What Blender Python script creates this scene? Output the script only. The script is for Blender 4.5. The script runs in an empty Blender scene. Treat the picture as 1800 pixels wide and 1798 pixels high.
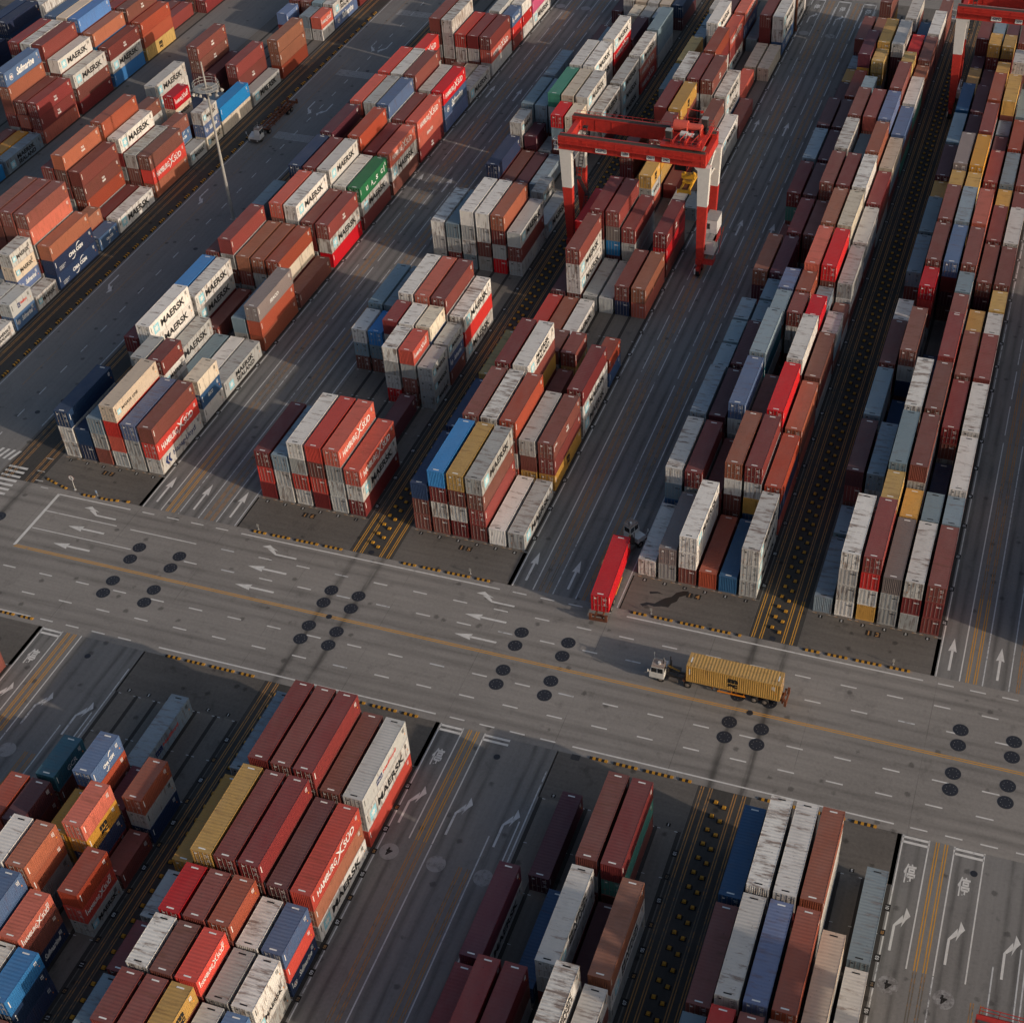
import bpy, math, random
from mathutils import Vector, Matrix
random.seed(7)
scn = bpy.context.scene
COL = scn.collection
R = math.radians

# ------------------------------------------------------------------ camera, sky, sun, exposure
cam_d = bpy.data.cameras.new("camera")
cam = bpy.data.objects.new("camera", cam_d)
COL.objects.link(cam)
scn.camera = cam
cam.location = (76.3481, -142.1790, 144.0653)
cam.rotation_euler = (0.844929, 0.0209954, 0.3116397)
cam_d.sensor_width = 36.0
cam_d.lens = 2613.0245 / 1800 * 36
cam_d.shift_x = -146.796 / 1800
cam_d.shift_y = -3.46 / 1800
cam_d.clip_start = 1.0
cam_d.clip_end = 3000.0

SUN_EL = R(17.0)
SUN_DIR = Vector((0.973 * math.cos(SUN_EL), -0.231 * math.cos(SUN_EL), math.sin(SUN_EL))).normalized()
world = bpy.data.worlds.new("World")
scn.world = world
world.use_nodes = True
wn = world.node_tree
sky = wn.nodes.new("ShaderNodeTexSky")
sky.sky_type = 'NISHITA'
sky.sun_disc = False
sky.sun_elevation = SUN_EL
sky.sun_rotation = math.atan2(SUN_DIR.x, SUN_DIR.y)
sky.dust_density = 3.0
sky.air_density = 1.0
wn.links.new(sky.outputs[0], wn.nodes["Background"].inputs[0])
wn.nodes["Background"].inputs[1].default_value = 0.14
sun_d = bpy.data.lights.new("sun", 'SUN')
sun_d.energy = 3.3
sun_d.angle = R(0.6)
sun_d.color = (1.0, 0.85, 0.70)
sun = bpy.data.objects.new("sun", sun_d)
COL.objects.link(sun)
sun.rotation_euler = SUN_DIR.to_track_quat('Z', 'Y').to_euler()
sun.location = (150, -50, 120)
scn.view_settings.view_transform = 'Standard'
scn.view_settings.look = 'None'
scn.view_settings.exposure = -0.18
scn.view_settings.gamma = 1.0

# ------------------------------------------------------------------ helpers
def srgb(r, g, b):
    f = lambda c: (c / 255 / 12.92) if c / 255 <= 0.04045 else ((c / 255 + 0.055) / 1.055) ** 2.4
    return (f(r), f(g), f(b), 1.0)

class MB:
    """collects boxes, prisms, tubes and flat polygons for ONE mesh"""
    def __init__(s):
        s.v, s.f, s.m = [], [], []
    def quad(s, a, b, c, d, m=0):
        n = len(s.v); s.v += [a, b, c, d]; s.f.append((n, n + 1, n + 2, n + 3)); s.m.append(m)
    def poly(s, pts, m=0):
        n = len(s.v); s.v += list(pts); s.f.append(tuple(range(n, n + len(pts)))); s.m.append(m)
    def box(s, x0, x1, y0, y1, z0, z1, m=0):
        n = len(s.v)
        s.v += [(x0, y0, z0), (x1, y0, z0), (x1, y1, z0), (x0, y1, z0), (x0, y0, z1), (x1, y0, z1), (x1, y1, z1), (x0, y1, z1)]
        for q in ((3, 2, 1, 0), (4, 5, 6, 7), (0, 1, 5, 4), (1, 2, 6, 5), (2, 3, 7, 6), (3, 0, 4, 7)):
            s.f.append(tuple(n + i for i in q)); s.m.append(m)
    def frustum(s, a, b, m=0):
        """a, b: lists of 4 points (bottom ring, top ring), counter-clockwise from above"""
        n = len(s.v); s.v += list(a) + list(b)
        for q in ((3, 2, 1, 0), (4, 5, 6, 7), (0, 1, 5, 4), (1, 2, 6, 5), (2, 3, 7, 6), (3, 0, 4, 7)):
            s.f.append(tuple(n + i for i in q)); s.m.append(m)
    def tube(s, p, q, r, m=0, n=6, r2=None):
        p, q = Vector(p), Vector(q); d = (q - p)
        if d.length < 1e-6: return
        d.normalize(); u = d.orthogonal().normalized(); w = d.cross(u)
        r2 = r if r2 is None else r2; k = len(s.v)
        for i in range(n):
            t = 2 * math.pi * i / n; e = u * math.cos(t) + w * math.sin(t)
            s.v.append(tuple(p + e * r)); s.v.append(tuple(q + e * r2))
        for i in range(n):
            j = (i + 1) % n
            s.f.append((k + 2 * i, k + 2 * j, k + 2 * j + 1, k + 2 * i + 1)); s.m.append(m)
        s.f.append(tuple(k + 2 * i for i in reversed(range(n)))); s.m.append(m)
        s.f.append(tuple(k + 2 * i + 1 for i in range(n))); s.m.append(m)
    def disc(s, c, r, z, m=0, n=24):
        s.poly([(c[0] + r * math.cos(2 * math.pi * i / n), c[1] + r * math.sin(2 * math.pi * i / n), z) for i in range(n)], m)
    def add(s, verts, faces, fn, m=0):
        n = len(s.v); s.v += [fn(v) for v in verts]
        for f in faces: s.f.append(tuple(n + i for i in f)); s.m.append(m)
    def mesh(s, name, mats):
        me = bpy.data.meshes.new(name)
        me.from_pydata(s.v, [], s.f)
        for mt in mats: me.materials.append(mt)
        if len(mats) > 1: me.polygons.foreach_set("material_index", s.m)
        me.update()
        return me
    def build(s, name, mats, parent=None, loc=None, **tags):
        o = bpy.data.objects.new(name, s.mesh(name, mats if isinstance(mats, (list, tuple)) else [mats]))
        COL.objects.link(o)
        if parent: o.parent = parent
        if loc: o.location = loc
        tag(o, **tags)
        return o

def tag(o, label=None, category=None, group=None, kind=None):
    if label: o["label"] = label
    if category: o["category"] = category
    if group: o["group"] = group
    if kind: o["kind"] = kind
    return o

def empty(name, loc, rz=0.0, **tags):
    o = bpy.data.objects.new(name, None)
    COL.objects.link(o)
    o.location = loc; o.rotation_euler = (0, 0, rz)
    o.empty_display_size = 0.5
    return tag(o, **tags)

def copy_tree(o, parent=None):
    n = o.copy(); COL.objects.link(n)
    if parent: n.parent = parent
    for ch in o.children: copy_tree(ch, n)
    return n

# text -> flat mesh data (verts, faces), lower left at the origin
_tx = {}
def text2d(body, h=1.0, bold=0.0, shear=0.0, width=None, space=1.0):
    key = (body, bold, shear, space)
    if key not in _tx:
        cu = bpy.data.curves.new("lettering", 'FONT')
        cu.body = body; cu.offset = bold; cu.shear = shear; cu.space_character = space
        cu.resolution_u = 3
        o = bpy.data.objects.new("lettering", cu); COL.objects.link(o)
        me = bpy.data.meshes.new_from_object(o.evaluated_get(bpy.context.evaluated_depsgraph_get()))
        vs = [tuple(v.co) for v in me.vertices]; fs = [tuple(p.vertices) for p in me.polygons]
        bpy.data.objects.remove(o); bpy.data.curves.remove(cu); bpy.data.meshes.remove(me)
        x0 = min(v[0] for v in vs); y0 = min(v[1] for v in vs); x1 = max(v[0] for v in vs); y1 = max(v[1] for v in vs)
        _tx[key] = ([((v[0] - x0), (v[1] - y0)) for v in vs], fs, x1 - x0, y1 - y0)
    vs, fs, w, hh = _tx[key]
    sy = h / hh; sx = sy if width is None else width / w
    return [(x * sx, y * sy) for x, y in vs], fs, w * sx, h

# ------------------------------------------------------------------ materials
def new_mat(name, rough=0.6, spec=0.3):
    m = bpy.data.materials.new(name); m.use_nodes = True
    nt = m.node_tree; b = nt.nodes["Principled BSDF"]
    b.inputs["Roughness"].default_value = rough
    b.inputs["Specular IOR Level"].default_value = spec
    return m, nt, b

class NT:
    def __init__(s, nt): s.nt = nt
    def n(s, t, **kw):
        o = s.nt.nodes.new(t)
        for k, v in kw.items(): setattr(o, k, v)
        return o
    def link(s, a, b): s.nt.links.new(a, b)
    def val(s, sock, v):
        if hasattr(v, "is_linked") or isinstance(v, bpy.types.NodeSocket): s.link(v, sock)
        else: sock.default_value = v
    def math(s, op, a, b=0.0, c=0.0, clamp=False):
        o = s.n("ShaderNodeMath", operation=op, use_clamp=clamp)
        s.val(o.inputs[0], a); s.val(o.inputs[1], b); s.val(o.inputs[2], c)
        return o.outputs[0]
    def mix(s, f, a, b, blend='MIX'):
        o = s.n("ShaderNodeMix", data_type='RGBA', blend_type=blend)
        s.val(o.inputs[0], f); s.val(o.inputs[6], a); s.val(o.inputs[7], b)
        return o.outputs[2]
    def noise(s, vec, scale, detail=4.0, rough=0.6, dim='3D'):
        o = s.n("ShaderNodeTexNoise", noise_dimensions=dim)
        s.link(vec, o.inputs["Vector"]); o.inputs["Scale"].default_value = scale
        o.inputs["Detail"].default_value = detail; o.inputs["Roughness"].default_value = rough
        return o.outputs[0]
    def ramp(s, f, lo, hi, a=0.0, b=1.0):
        o = s.n("ShaderNodeMapRange", clamp=True)
        s.val(o.inputs[0], f); s.val(o.inputs[1], lo); s.val(o.inputs[2], hi); s.val(o.inputs[3], a); s.val(o.inputs[4], b)
        return o.outputs[0]
    def mapping(s, vec, scale=(1, 1, 1), loc=(0, 0, 0)):
        o = s.n("ShaderNodeMapping"); s.link(vec, o.inputs[0]); o.inputs["Scale"].default_value = scale; o.inputs["Location"].default_value = loc
        return o.outputs[0]

def plain(name, col, rough=0.6, spec=0.3, metal=0.0, dirt=0.25):
    m, nt, b = new_mat(name, rough, spec); g = NT(nt)
    pos = g.n("ShaderNodeNewGeometry").outputs["Position"]
    nz = g.noise(pos, 1.7, 5)
    f = g.ramp(nz, 0.35, 0.75, 0.0, dirt)
    g.link(g.mix(f, col, (col[0] * 0.4 + 0.01, col[1] * 0.4 + 0.008, col[2] * 0.4 + 0.006, 1)), b.inputs["Base Color"])
    b.inputs["Metallic"].default_value = metal
    return m

def paint(name, col, rust=0.3, dust=0.3, stuff=False):
    """weathered container paint; 'wear' (0..1) differs from container to container"""
    m, nt, b = new_mat(name, 0.55, 0.35); g = NT(nt)
    at = g.n("ShaderNodeAttribute", attribute_type='GEOMETRY' if stuff else 'OBJECT', attribute_name="wear")
    w = at.outputs["Fac"]
    geo = g.n("ShaderNodeNewGeometry")
    pos = geo.outputs["Position"]
    off = g.n("ShaderNodeVectorMath", operation='ADD'); g.link(pos, off.inputs[0])
    comb = g.n("ShaderNodeCombineXYZ")
    for i in range(3): g.val(comb.inputs[i], g.math('MULTIPLY', w, 37.0 + 11 * i))
    g.link(comb.outputs[0], off.inputs[1]); p = off.outputs[0]
    sep = g.n("ShaderNodeSeparateXYZ"); g.link(geo.outputs["Normal"], sep.inputs[0])
    up = g.ramp(sep.outputs["Z"], 0.3, 0.8)
    # colour shift of the single container
    val = g.math('MULTIPLY_ADD', w, 0.45, 0.76)
    hsv = g.n("ShaderNodeHueSaturation"); hsv.inputs["Color"].default_value = col
    w2 = g.math('FRACT', g.math('MULTIPLY', w, 7.31))
    g.val(hsv.inputs["Hue"], g.math('MULTIPLY_ADD', w2, 0.022, 0.489)); g.val(hsv.inputs["Saturation"], g.math('MULTIPLY_ADD', w2, -0.2, 1.06)); g.val(hsv.inputs["Value"], val)
    base = hsv.outputs[0]
    # sun-bleached, dusty roofs
    dusty = g.mix(0.5, base, (0.27, 0.245, 0.225, 1))
    nA = g.noise(g.mapping(p, (0.8, 0.35, 0.8)), 0.9, 4)
    base = g.mix(g.math('MULTIPLY', up, g.ramp(nA, 0.3, 0.7, dust * 0.35, dust)), base, dusty)
    # broad tone patches
    nB = g.noise(g.mapping(p, (0.5, 0.22, 0.5)), 1.0, 3)
    base = g.mix(g.ramp(nB, 0.45, 0.75, 0.0, 0.22), base, g.mix(0.5, base, (0.03, 0.028, 0.027, 1)))
    # rust and grime: streaks across the roof, runs down the walls
    mp = g.mapping(p, (0.35, 1.6, 0.35)); mp2 = g.mapping(p, (1.6, 1.6, 0.28))
    nC = g.mix(up, g.noise(mp2, 1.5, 5, 0.65), g.noise(mp, 1.0, 6, 0.7))
    lim = g.math('MULTIPLY_ADD', w2, -0.10, 0.64 - 0.10 * rust)
    rf = g.math('MULTIPLY', g.ramp(nC, lim, g.math('ADD', lim, 0.13)), min(1.0, rust))
    base = g.mix(rf, base, (0.105, 0.045, 0.022, 1))
    # small dark spots
    nD = g.noise(p, 3.2, 2, 0.5)
    base = g.mix(g.ramp(nD, 0.68, 0.76, 0.0, 0.5), base, (0.025, 0.02, 0.018, 1))
    g.link(base, b.inputs["Base Color"])
    g.val(b.inputs["Roughness"], g.math('MULTIPLY_ADD', up, 0.18, 0.45))
    return m

PAL = {  # real paint colours: name, colour, rust, dust
    'm': ("maroon", (0.185, 0.044, 0.035), 0.4, 0.32), 'p': ("dark plum", (0.095, 0.025, 0.033), 0.15, 0.25),
    'o': ("rust orange", (0.30, 0.078, 0.038), 0.3, 0.4), 'r': ("bright red", (0.50, 0.050, 0.030), 0.3, 0.2),
    'w': ("off white", (0.60, 0.575, 0.54), 0.75, 0.35), 'c': ("cream", (0.62, 0.52, 0.40), 0.5, 0.4),
    'g': ("light grey", (0.40, 0.40, 0.385), 0.6, 0.4), 's': ("slate blue-grey", (0.20, 0.265, 0.31), 0.5, 0.25),
    'd': ("faded blue", (0.085, 0.14, 0.27), 0.4, 0.35), 'b': ("deep blue", (0.025, 0.085, 0.19), 0.3, 0.2),
    'n': ("navy", (0.018, 0.034, 0.085), 0.2, 0.25), 'B': ("bright blue", (0.022, 0.16, 0.40), 0.2, 0.25),
    'y': ("mustard yellow", (0.52, 0.285, 0.055), 0.45, 0.35), 'k': ("dark green", (0.018, 0.12, 0.05), 0.2, 0.25),
    't': ("sea green", (0.065, 0.25, 0.19), 0.3, 0.3), 'e': ("teal blue", (0.02, 0.12, 0.17), 0.3, 0.35),
    'q': ("brown grey", (0.19, 0.155, 0.145), 0.3, 0.4), 'i': ("pink", (0.62, 0.07, 0.20), 0.1, 0.2),
}
PAINT = {k: paint("paint_" + v[0].replace(" ", "_").replace("-", "_"), v[1] + (1,), v[2], v[3]) for k, v in PAL.items()}
PAINT_S = {k: paint("far_paint_" + v[0].replace(" ", "_").replace("-", "_"), v[1] + (1,), v[2], v[3], True) for k, v in PAL.items()}
M_WHITE = plain("white_paint", (0.72, 0.71, 0.68, 1), 0.6, 0.2, 0, 0.15)
M_BLACK = plain("black_lettering", (0.016, 0.016, 0.017, 1), 0.6, 0.2, 0, 0.1)
M_CYAN = plain("pale_blue_logo", (0.28, 0.56, 0.64, 1), 0.6, 0.2, 0, 0.15)
M_NAVY = plain("navy_lettering", (0.02, 0.035, 0.12, 1), 0.6, 0.2, 0, 0.1)
M_ORANGE = plain("orange_mark", (0.75, 0.24, 0.02, 1), 0.6, 0.2, 0, 0.1)
M_REDMARK = plain("red_lettering", (0.55, 0.05, 0.035, 1), 0.6, 0.2, 0, 0.1)
M_GALV = plain("galvanised_bar", (0.34, 0.31, 0.29, 1), 0.5, 0.4, 0.3, 0.5)
M_STEEL = plain("weathered_steel", (0.10, 0.085, 0.075, 1), 0.6, 0.4, 0.2, 0.4)
M_RUSTY = plain("rusty_steel", (0.15, 0.055, 0.03, 1), 0.8, 0.2, 0, 0.6)
M_TYRE = plain("tyre_rubber", (0.018, 0.018, 0.019, 1), 0.85, 0.2, 0, 0.3)
M_RIM = plain("wheel_rim", (0.26, 0.22, 0.19, 1), 0.6, 0.4, 0.2, 0.5)
M_CRED = plain("crane_red", (0.50, 0.035, 0.025, 1), 0.5, 0.35, 0, 0.5)
M_CWHITE = plain("crane_white", (0.66, 0.64, 0.61, 1), 0.5, 0.35, 0, 0.2)
M_CDARK = plain("dark_machinery", (0.035, 0.032, 0.032, 1), 0.6, 0.3, 0, 0.3)
M_YEL = plain("spreader_yellow", (0.62, 0.33, 0.03, 1), 0.5, 0.35, 0, 0.4)
M_CABW = plain("cab_white", (0.62, 0.61, 0.58, 1), 0.45, 0.4, 0, 0.35)
M_GLASS = plain("dark_glass", (0.012, 0.014, 0.017, 1), 0.12, 0.6, 0, 0.0)
M_LAMP = plain("mast_grey", (0.36, 0.35, 0.33, 1), 0.5, 0.4, 0.1, 0.3)
M_PYEL = plain("divider_yellow", (0.46, 0.225, 0.022, 1), 0.6, 0.3, 0, 0.3)
M_RUB = plain("black_rubber", (0.022, 0.021, 0.021, 1), 0.8, 0.2, 0, 0.3)
# ------------------------------------------------------------------ ground, roads, pads, markings
BX = dict(N20=-160.2, N19=-135.67, N18=-102.05, N17=-58.2, N16=-24.6, N15=0.0, N14=33.55, N13=58.15,
          S17=-58.2, S16=-24.6, S15=0.0, S14=33.55, S13=58.15)
PX = 2.866
ROAD_N, ROAD_S = -6.92, -32.62

def ground_mat(name, c1, c2, bands=(), streak='x', spots=0.5, joint=None):
    m, nt, b = new_mat(name, 0.85, 0.25); g = NT(nt)
    pos = g.n("ShaderNodeNewGeometry").outputs["Position"]
    sep = g.n("ShaderNodeSeparateXYZ"); g.link(pos, sep.inputs[0])
    a = g.noise(pos, 0.045, 5, 0.6)
    col = g.mix(g.ramp(a, 0.35, 0.65), c1, c2)
    st = g.noise(g.mapping(pos, (0.06, 1.5, 1) if streak == 'x' else (1.5, 0.05, 1)), 1.0, 4, 0.6)
    col = g.mix(g.ramp(st, 0.35, 0.75, 0.0, 0.45), col, tuple(x * 0.55 for x in c1[:3]) + (1,))
    fine = g.noise(pos, 2.6, 6, 0.75)
    col = g.mix(g.ramp(fine, 0.3, 0.75, 0.0, 0.38), col, tuple(min(1, x * 1.5) for x in c2[:3]) + (1,))
    d = g.noise(pos, 0.33, 6, 0.7)
    col = g.mix(g.ramp(d, 0.57, 0.78, 0.0, spots), col, tuple(x * 0.33 for x in c1[:3]) + (1,))
    # oil drips
    v = g.n("ShaderNodeTexVoronoi", feature='F1'); g.link(pos, v.inputs["Vector"]); v.inputs["Scale"].default_value = 0.30
    vr = g.n("ShaderNodeMath", operation='ADD'); g.link(v.outputs["Distance"], vr.inputs[0]); g.link(g.math('MULTIPLY', g.noise(pos, 3.0, 3), 0.16), vr.inputs[1])
    col = g.mix(g.ramp(vr.outputs[0], 0.155, 0.22, 0.55, 0.0), col, tuple(x * 0.22 for x in c1[:3]) + (1,))
    for ax, cen, wid, s in bands:      # tyre and track stains along one line
        q = g.math('DIVIDE', g.math('SUBTRACT', sep.outputs[ax], cen), wid)
        e = g.math('POWER', 2.718, g.math('MULTIPLY', g.math('MULTIPLY', q, q), -1.0))
        e = g.math('MULTIPLY', e, g.ramp(g.noise(g.mapping(pos, (1.2, 0.12, 1) if ax == 0 else (0.12, 1.2, 1)), 1.0, 4), 0.28, 0.6))
        col = g.mix(g.math('MULTIPLY', e, s), col, tuple(x * 0.22 for x in c1[:3]) + (1,))
    if joint:
        for ax, per, off in joint:
            f = g.math('ABSOLUTE', g.math('SUBTRACT', g.math('FRACT', g.math('DIVIDE', g.math('SUBTRACT', sep.outputs[ax], off), per)), 0.5))
            jl = g.ramp(g.math('MULTIPLY', g.math('SUBTRACT', 0.5, f), per), 0.015, 0.05, 0.55, 0.0)
            col = g.mix(g.math('MULTIPLY', jl, g.ramp(g.noise(pos, 0.12, 2), 0.4, 0.6)), col, tuple(x * 0.3 for x in c1[:3]) + (1,))
    g.link(col, b.inputs["Base Color"])
    bp = g.n("ShaderNodeBump"); bp.inputs["Strength"].default_value = 0.25; bp.inputs["Distance"].default_value = 0.03
    g.link(fine, bp.inputs["Height"]); g.link(bp.outputs[0], b.inputs["Normal"])
    return m

def crack_paint(name, col, under, wear=0.5):
    m, nt, b = new_mat(name, 0.75, 0.25); g = NT(nt)
    pos = g.n("ShaderNodeNewGeometry").outputs["Position"]
    n1 = g.noise(pos, 1.3, 6, 0.75); n2 = g.noise(pos, 0.07, 2)
    lim = g.math('MULTIPLY_ADD', n2, -0.9 * wear, 0.98)
    f = g.ramp(n1, g.math('SUBTRACT', lim, 0.16), lim)
    g.link(g.mix(f, g.mix(g.ramp(n1, 0.3, 0.6), col, tuple(x * 0.8 for x in col[:3]) + (1,)), under), b.inputs["Base Color"])
    return m

TRK = [(0, x, 0.55, 0.75) for b in (-58.2, 0.0, 58.15) for x in (b - 5.95, b - 1.95, )]
M_GROUND = ground_mat("yard_ground", (0.105, 0.094, 0.084, 1), (0.15, 0.132, 0.116, 1), streak='y', spots=0.7)
M_ROAD = ground_mat("road_concrete", (0.185, 0.170, 0.156, 1), (0.245, 0.226, 0.207, 1),
                    bands=TRK + [(1, y, 0.5, 0.35) for y in (-16.6, -18.6, -20.7, -22.7, -9.0, -10.9, -28.6, -30.4)], streak='x', spots=0.6, joint=[(0, 14.6, 3.0)])
M_LANE = ground_mat("lane_asphalt", (0.150, 0.143, 0.137, 1), (0.195, 0.186, 0.177, 1),
                    bands=[(0, b + o, 0.35, 0.5) for b in (-41.0, 17.15, 75.3) for o in (0.8, 2.3, 7.0, 8.8, 13.0, 14.6)], streak='y', spots=0.4)
M_MED = ground_mat("median_asphalt", (0.040, 0.037, 0.034, 1), (0.062, 0.057, 0.052, 1), streak='y', spots=0.6)
M_PAD = ground_mat("dirty_pad", (0.075, 0.067, 0.060, 1), (0.140, 0.125, 0.111, 1), streak='x', spots=0.8)
M_PADL = ground_mat("slot_concrete", (0.120, 0.106, 0.094, 1), (0.165, 0.146, 0.128, 1), streak='y', spots=0.8)
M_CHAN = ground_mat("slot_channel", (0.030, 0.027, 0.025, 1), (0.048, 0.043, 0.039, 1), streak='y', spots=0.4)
M_RW = crack_paint("road_white", (0.66, 0.64, 0.61, 1), (0.24, 0.22, 0.20, 1), 0.45)
M_RWW = crack_paint("worn_road_white", (0.56, 0.56, 0.56, 1), (0.15, 0.14, 0.135, 1), 0.62)
M_RY = crack_paint("road_yellow", (0.60, 0.30, 0.045, 1), (0.22, 0.18, 0.14, 1), 0.45)
M_RO = crack_paint("worn_lane_yellow", (0.40, 0.205, 0.07, 1), (0.12, 0.105, 0.085, 1), 0.75)
M_PATCH = plain("black_number_patch", (0.022, 0.020, 0.019, 1), 0.85, 0.2, 0, 0.2)

def sheet(name, mat, rects, z, kind="structure"):
    mb = MB()
    for x0, x1, y0, y1 in rects: mb.quad((x0, y0, z), (x1, y0, z), (x1, y1, z), (x0, y1, z))
    return mb.build(name, mat, kind=kind)

sheet("ground", M_GROUND, [(-1500, 1500, -1200, 1800)], 0.0)
sheet("cross_road", M_ROAD, [(-500, 500, ROAD_S, ROAD_N), (-60, 300, 200.5, 226)], 0.004)
sheet("west_road", M_LANE, [(-79.7, -66.0, ROAD_N, 420)], 0.004)
lanes = [(-41.45, -25.0), (16.75, 33.1), (74.95, 91.2), (-118.6, -102.6)]
sheet("truck_lanes", M_LANE, [(a, b, ROAD_N, 200.5) for a, b in lanes] + [(a, b, -260, ROAD_S) for a, b in lanes[:3]], 0.004)
meds = [(-7.25, -0.65), (50.95, 57.5), (-65.6, -58.9)]
sheet("median_strips", M_MED, [(a, b, ROAD_N, 200.5) for a, b in meds] + [(a, b, -260, ROAD_S) for a, b in meds] + [(-84.6, -79.75, -6.9, 300)], 0.004)
pads, chans, slots = [], [], []
for k, x in BX.items():
    n = k[0] == 'N'
    if n and k not in ('N18', 'N19', 'N20'): pads.append((x - 0.6, x + 17.3, ROAD_N, -0.15))
    if not n: pads.append((x - 0.6, x + 17.3, -39.9, ROAD_S))
    y0, y1 = (0.1, 194.5) if n else (-250, -39.9)
    slots.append((x - 0.05, x + 16.85, y0, y1))
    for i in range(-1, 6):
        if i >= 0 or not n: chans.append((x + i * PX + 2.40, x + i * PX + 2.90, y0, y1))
sheet("dirt_pads", M_PAD, pads, 0.004)
sheet("stacking_slots", M_PADL, slots, 0.004)
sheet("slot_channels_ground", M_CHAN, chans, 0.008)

white, worn, yel, orange = MB(), MB(), MB(), MB()
ZM = 0.009
def rect(mb, x0, x1, y0, y1, z=ZM): mb.quad((x0, y0, z), (x1, y0, z), (x1, y1, z), (x0, y1, z))
def hline(mb, x0, x1, y, w=0.16): rect(mb, x0, x1, y - w / 2, y + w / 2)
def vline(mb, x, y0, y1, w=0.16): rect(mb, x - w / 2, x + w / 2, y0, y1)
def dbl(mb, x, y0, y1):
    vline(mb, x - 0.15, y0, y1, 0.13); vline(mb, x + 0.15, y0, y1, 0.13)
# cross road
hline(yel, -54.2, 320, -19.52, 0.14); hline(yel, -54.2, 320, -19.82, 0.14)
rect(white, -54.5, -54.05, -19.6, -8.05)
for a, b in ((-54.2, -42.1), (-23.8, 16.1), (34.4, 74.2), (92.5, 132)): hline(white, a, b, -8.08, 0.2)
for a in (-42.0, 16.1, 74.2):
    for i in range(4): hline(white, a + 1.9 + i * 4.05, a + 3.9 + i * 4.05, -8.05, 0.18)
for a, b in ((-23.7, 16.2), (34.5, 74.3), (-90, -43.6)): hline(white, a, b, -31.45, 0.2)
for a in (-44.0, 16.2, 74.3):
    for i in range(4): hline(white, a + 1.9 + i * 4.05, a + 3.9 + i * 4.05, -31.42, 0.18)
hline(white, -54.0, -42.1, -11.85); hline(white, -39.8, -29.0, -11.93); hline(white, -53.9, -37.5, -15.65)
for y, x0 in ((-11.87, -25.0), (-15.67, -34.9 + 6.0), (-23.68, -53.3), (-27.57, -47.6)):
    x = x0
    while x < 240:
        hline(white if (int(x * 7) % 5) else worn, x, x + 2.05, y, 0.19); x += 5.95
for x in (-53.3 - 12, -53.3 - 6): hline(white, x, x + 2, -23.7); hline(white, x + 5.7, x + 7.7, -27.5)

def straight_arrow(mb, x, y, dx, dy, L=6.0):
    """arrow whose tail is at x, y and points along dx, dy"""
    px, py = -dy, dx
    P = lambda t, s: (x + dx * t + px * s, y + dy * t + py * s, ZM)
    mb.quad(P(0, -0.16), P(L - 2.2, -0.16), P(L - 2.2, 0.16), P(0, 0.16))
    mb.poly([P(L - 2.45, -0.55), P(L, 0), P(L - 2.45, 0.55), P(L - 2.25, 0)])
def turn_arrow(mb, x, y, dx, dy, s=1):
    """travels along dx, dy and turns towards s * (left)"""
    px, py = -dy * s, dx * s
    P = lambda t, q: (x + dx * t + px * q, y + dy * t + py * q, ZM)
    mb.quad(P(0, -0.14), P(3.3, -0.14), P(3.3, 0.14), P(0, 0.14))
    mb.poly([P(3.3, -0.14), P(4.9, 0.75), P(4.0, 0.85), P(3.3, 0.2)])
    mb.poly([P(3.2, 0.72), P(5.9, 0.98), P(4.9, 1.55), P(4.3, 1.15)])
for x in (-43.0, -13.7, 19.2, 77.4):
    if x > 60: continue
    straight_arrow(white, x, -13.84, -1, 0); straight_arrow(white, x, -17.66, -1, 0)
    turn_arrow(white, x, -10.65, -1, 0, -1)
for lx in (-40.7, 17.5, 75.65):          # truck lanes between the blocks
    for y in (-5.4, 90.8, 130.5):
        for o in (1.45, 7.6, 13.6):
            if lx == 17.5 and o > 13 and y < 0: continue
            straight_arrow(white if y < 0 else worn, lx + o, y, 0, 1, 5.9)
    for o in (0.0, 3.0, 5.9, 9.2, 12.15, 15.15):
        mb = white if o < 4 else worn
        vline(mb, lx + o, ROAD_N + 0.05, 36, 0.16)
        y = 36.0
        while y < 194: vline(worn, lx + o, y, y + 7.6, 0.15); y += 8.0 if o in (0.0, 15.15) else 9.5
    for o in (3.95, 4.95, 10.3, 11.35): dbl(orange if o > 6 else (yel if lx < 0 or lx > 60 else orange), lx + o, ROAD_N + 0.05, 9.0); dbl(orange, lx + o, 9.02, 199)
    # south end of the lanes
    vline(white, lx, -50, ROAD_S); vline(white, lx + 3.0, -50, ROAD_S); vline(white, lx + 5.9, -50, ROAD_S); 
    if lx > 60: vline(white, lx + 9.3, -50, ROAD_S)
    vline(worn, lx + 15.2, -90, -36); vline(worn, lx, -90, -50.1); vline(worn, lx + 5.9, -90, -50.1); vline(worn, lx + 11.9, -90, -47); vline(worn, lx + 14.6, -90, -44)
    for o in (3.95, 4.95): dbl(yel, lx + o, -50, ROAD_S); dbl(orange, lx + o, -120, -50.1)
    for o in (10.3, 11.35): dbl(orange, lx + o, -120, -52)
    for a, b in ((0.0, 3.0), (5.9, 9.3)):
        if lx < 0 and a > 1: continue
        rect(white, lx + a, lx + b, -33.05, -32.72); rect(white, lx + a, lx + b, -33.75, -33.42)
    for o in (0.9, 6.9, 12.9):
        turn_arrow(white if o < 2 or lx > 60 else worn, lx + o, -48.3, 0, 1, -1)
    for o in (1.4, 7.5, 13.4):           # stop boxes at the far end
        rect(worn, lx + o - 1.4, lx + o + 1.5, 198.6, 199.2); turn_arrow(worn, lx + o - 0.3, 185.5, 0, 1, -1)
        vline(worn, lx + o - 1.4, 186, 198.6); vline(worn, lx + o + 1.5, 186, 198.6)
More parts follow.
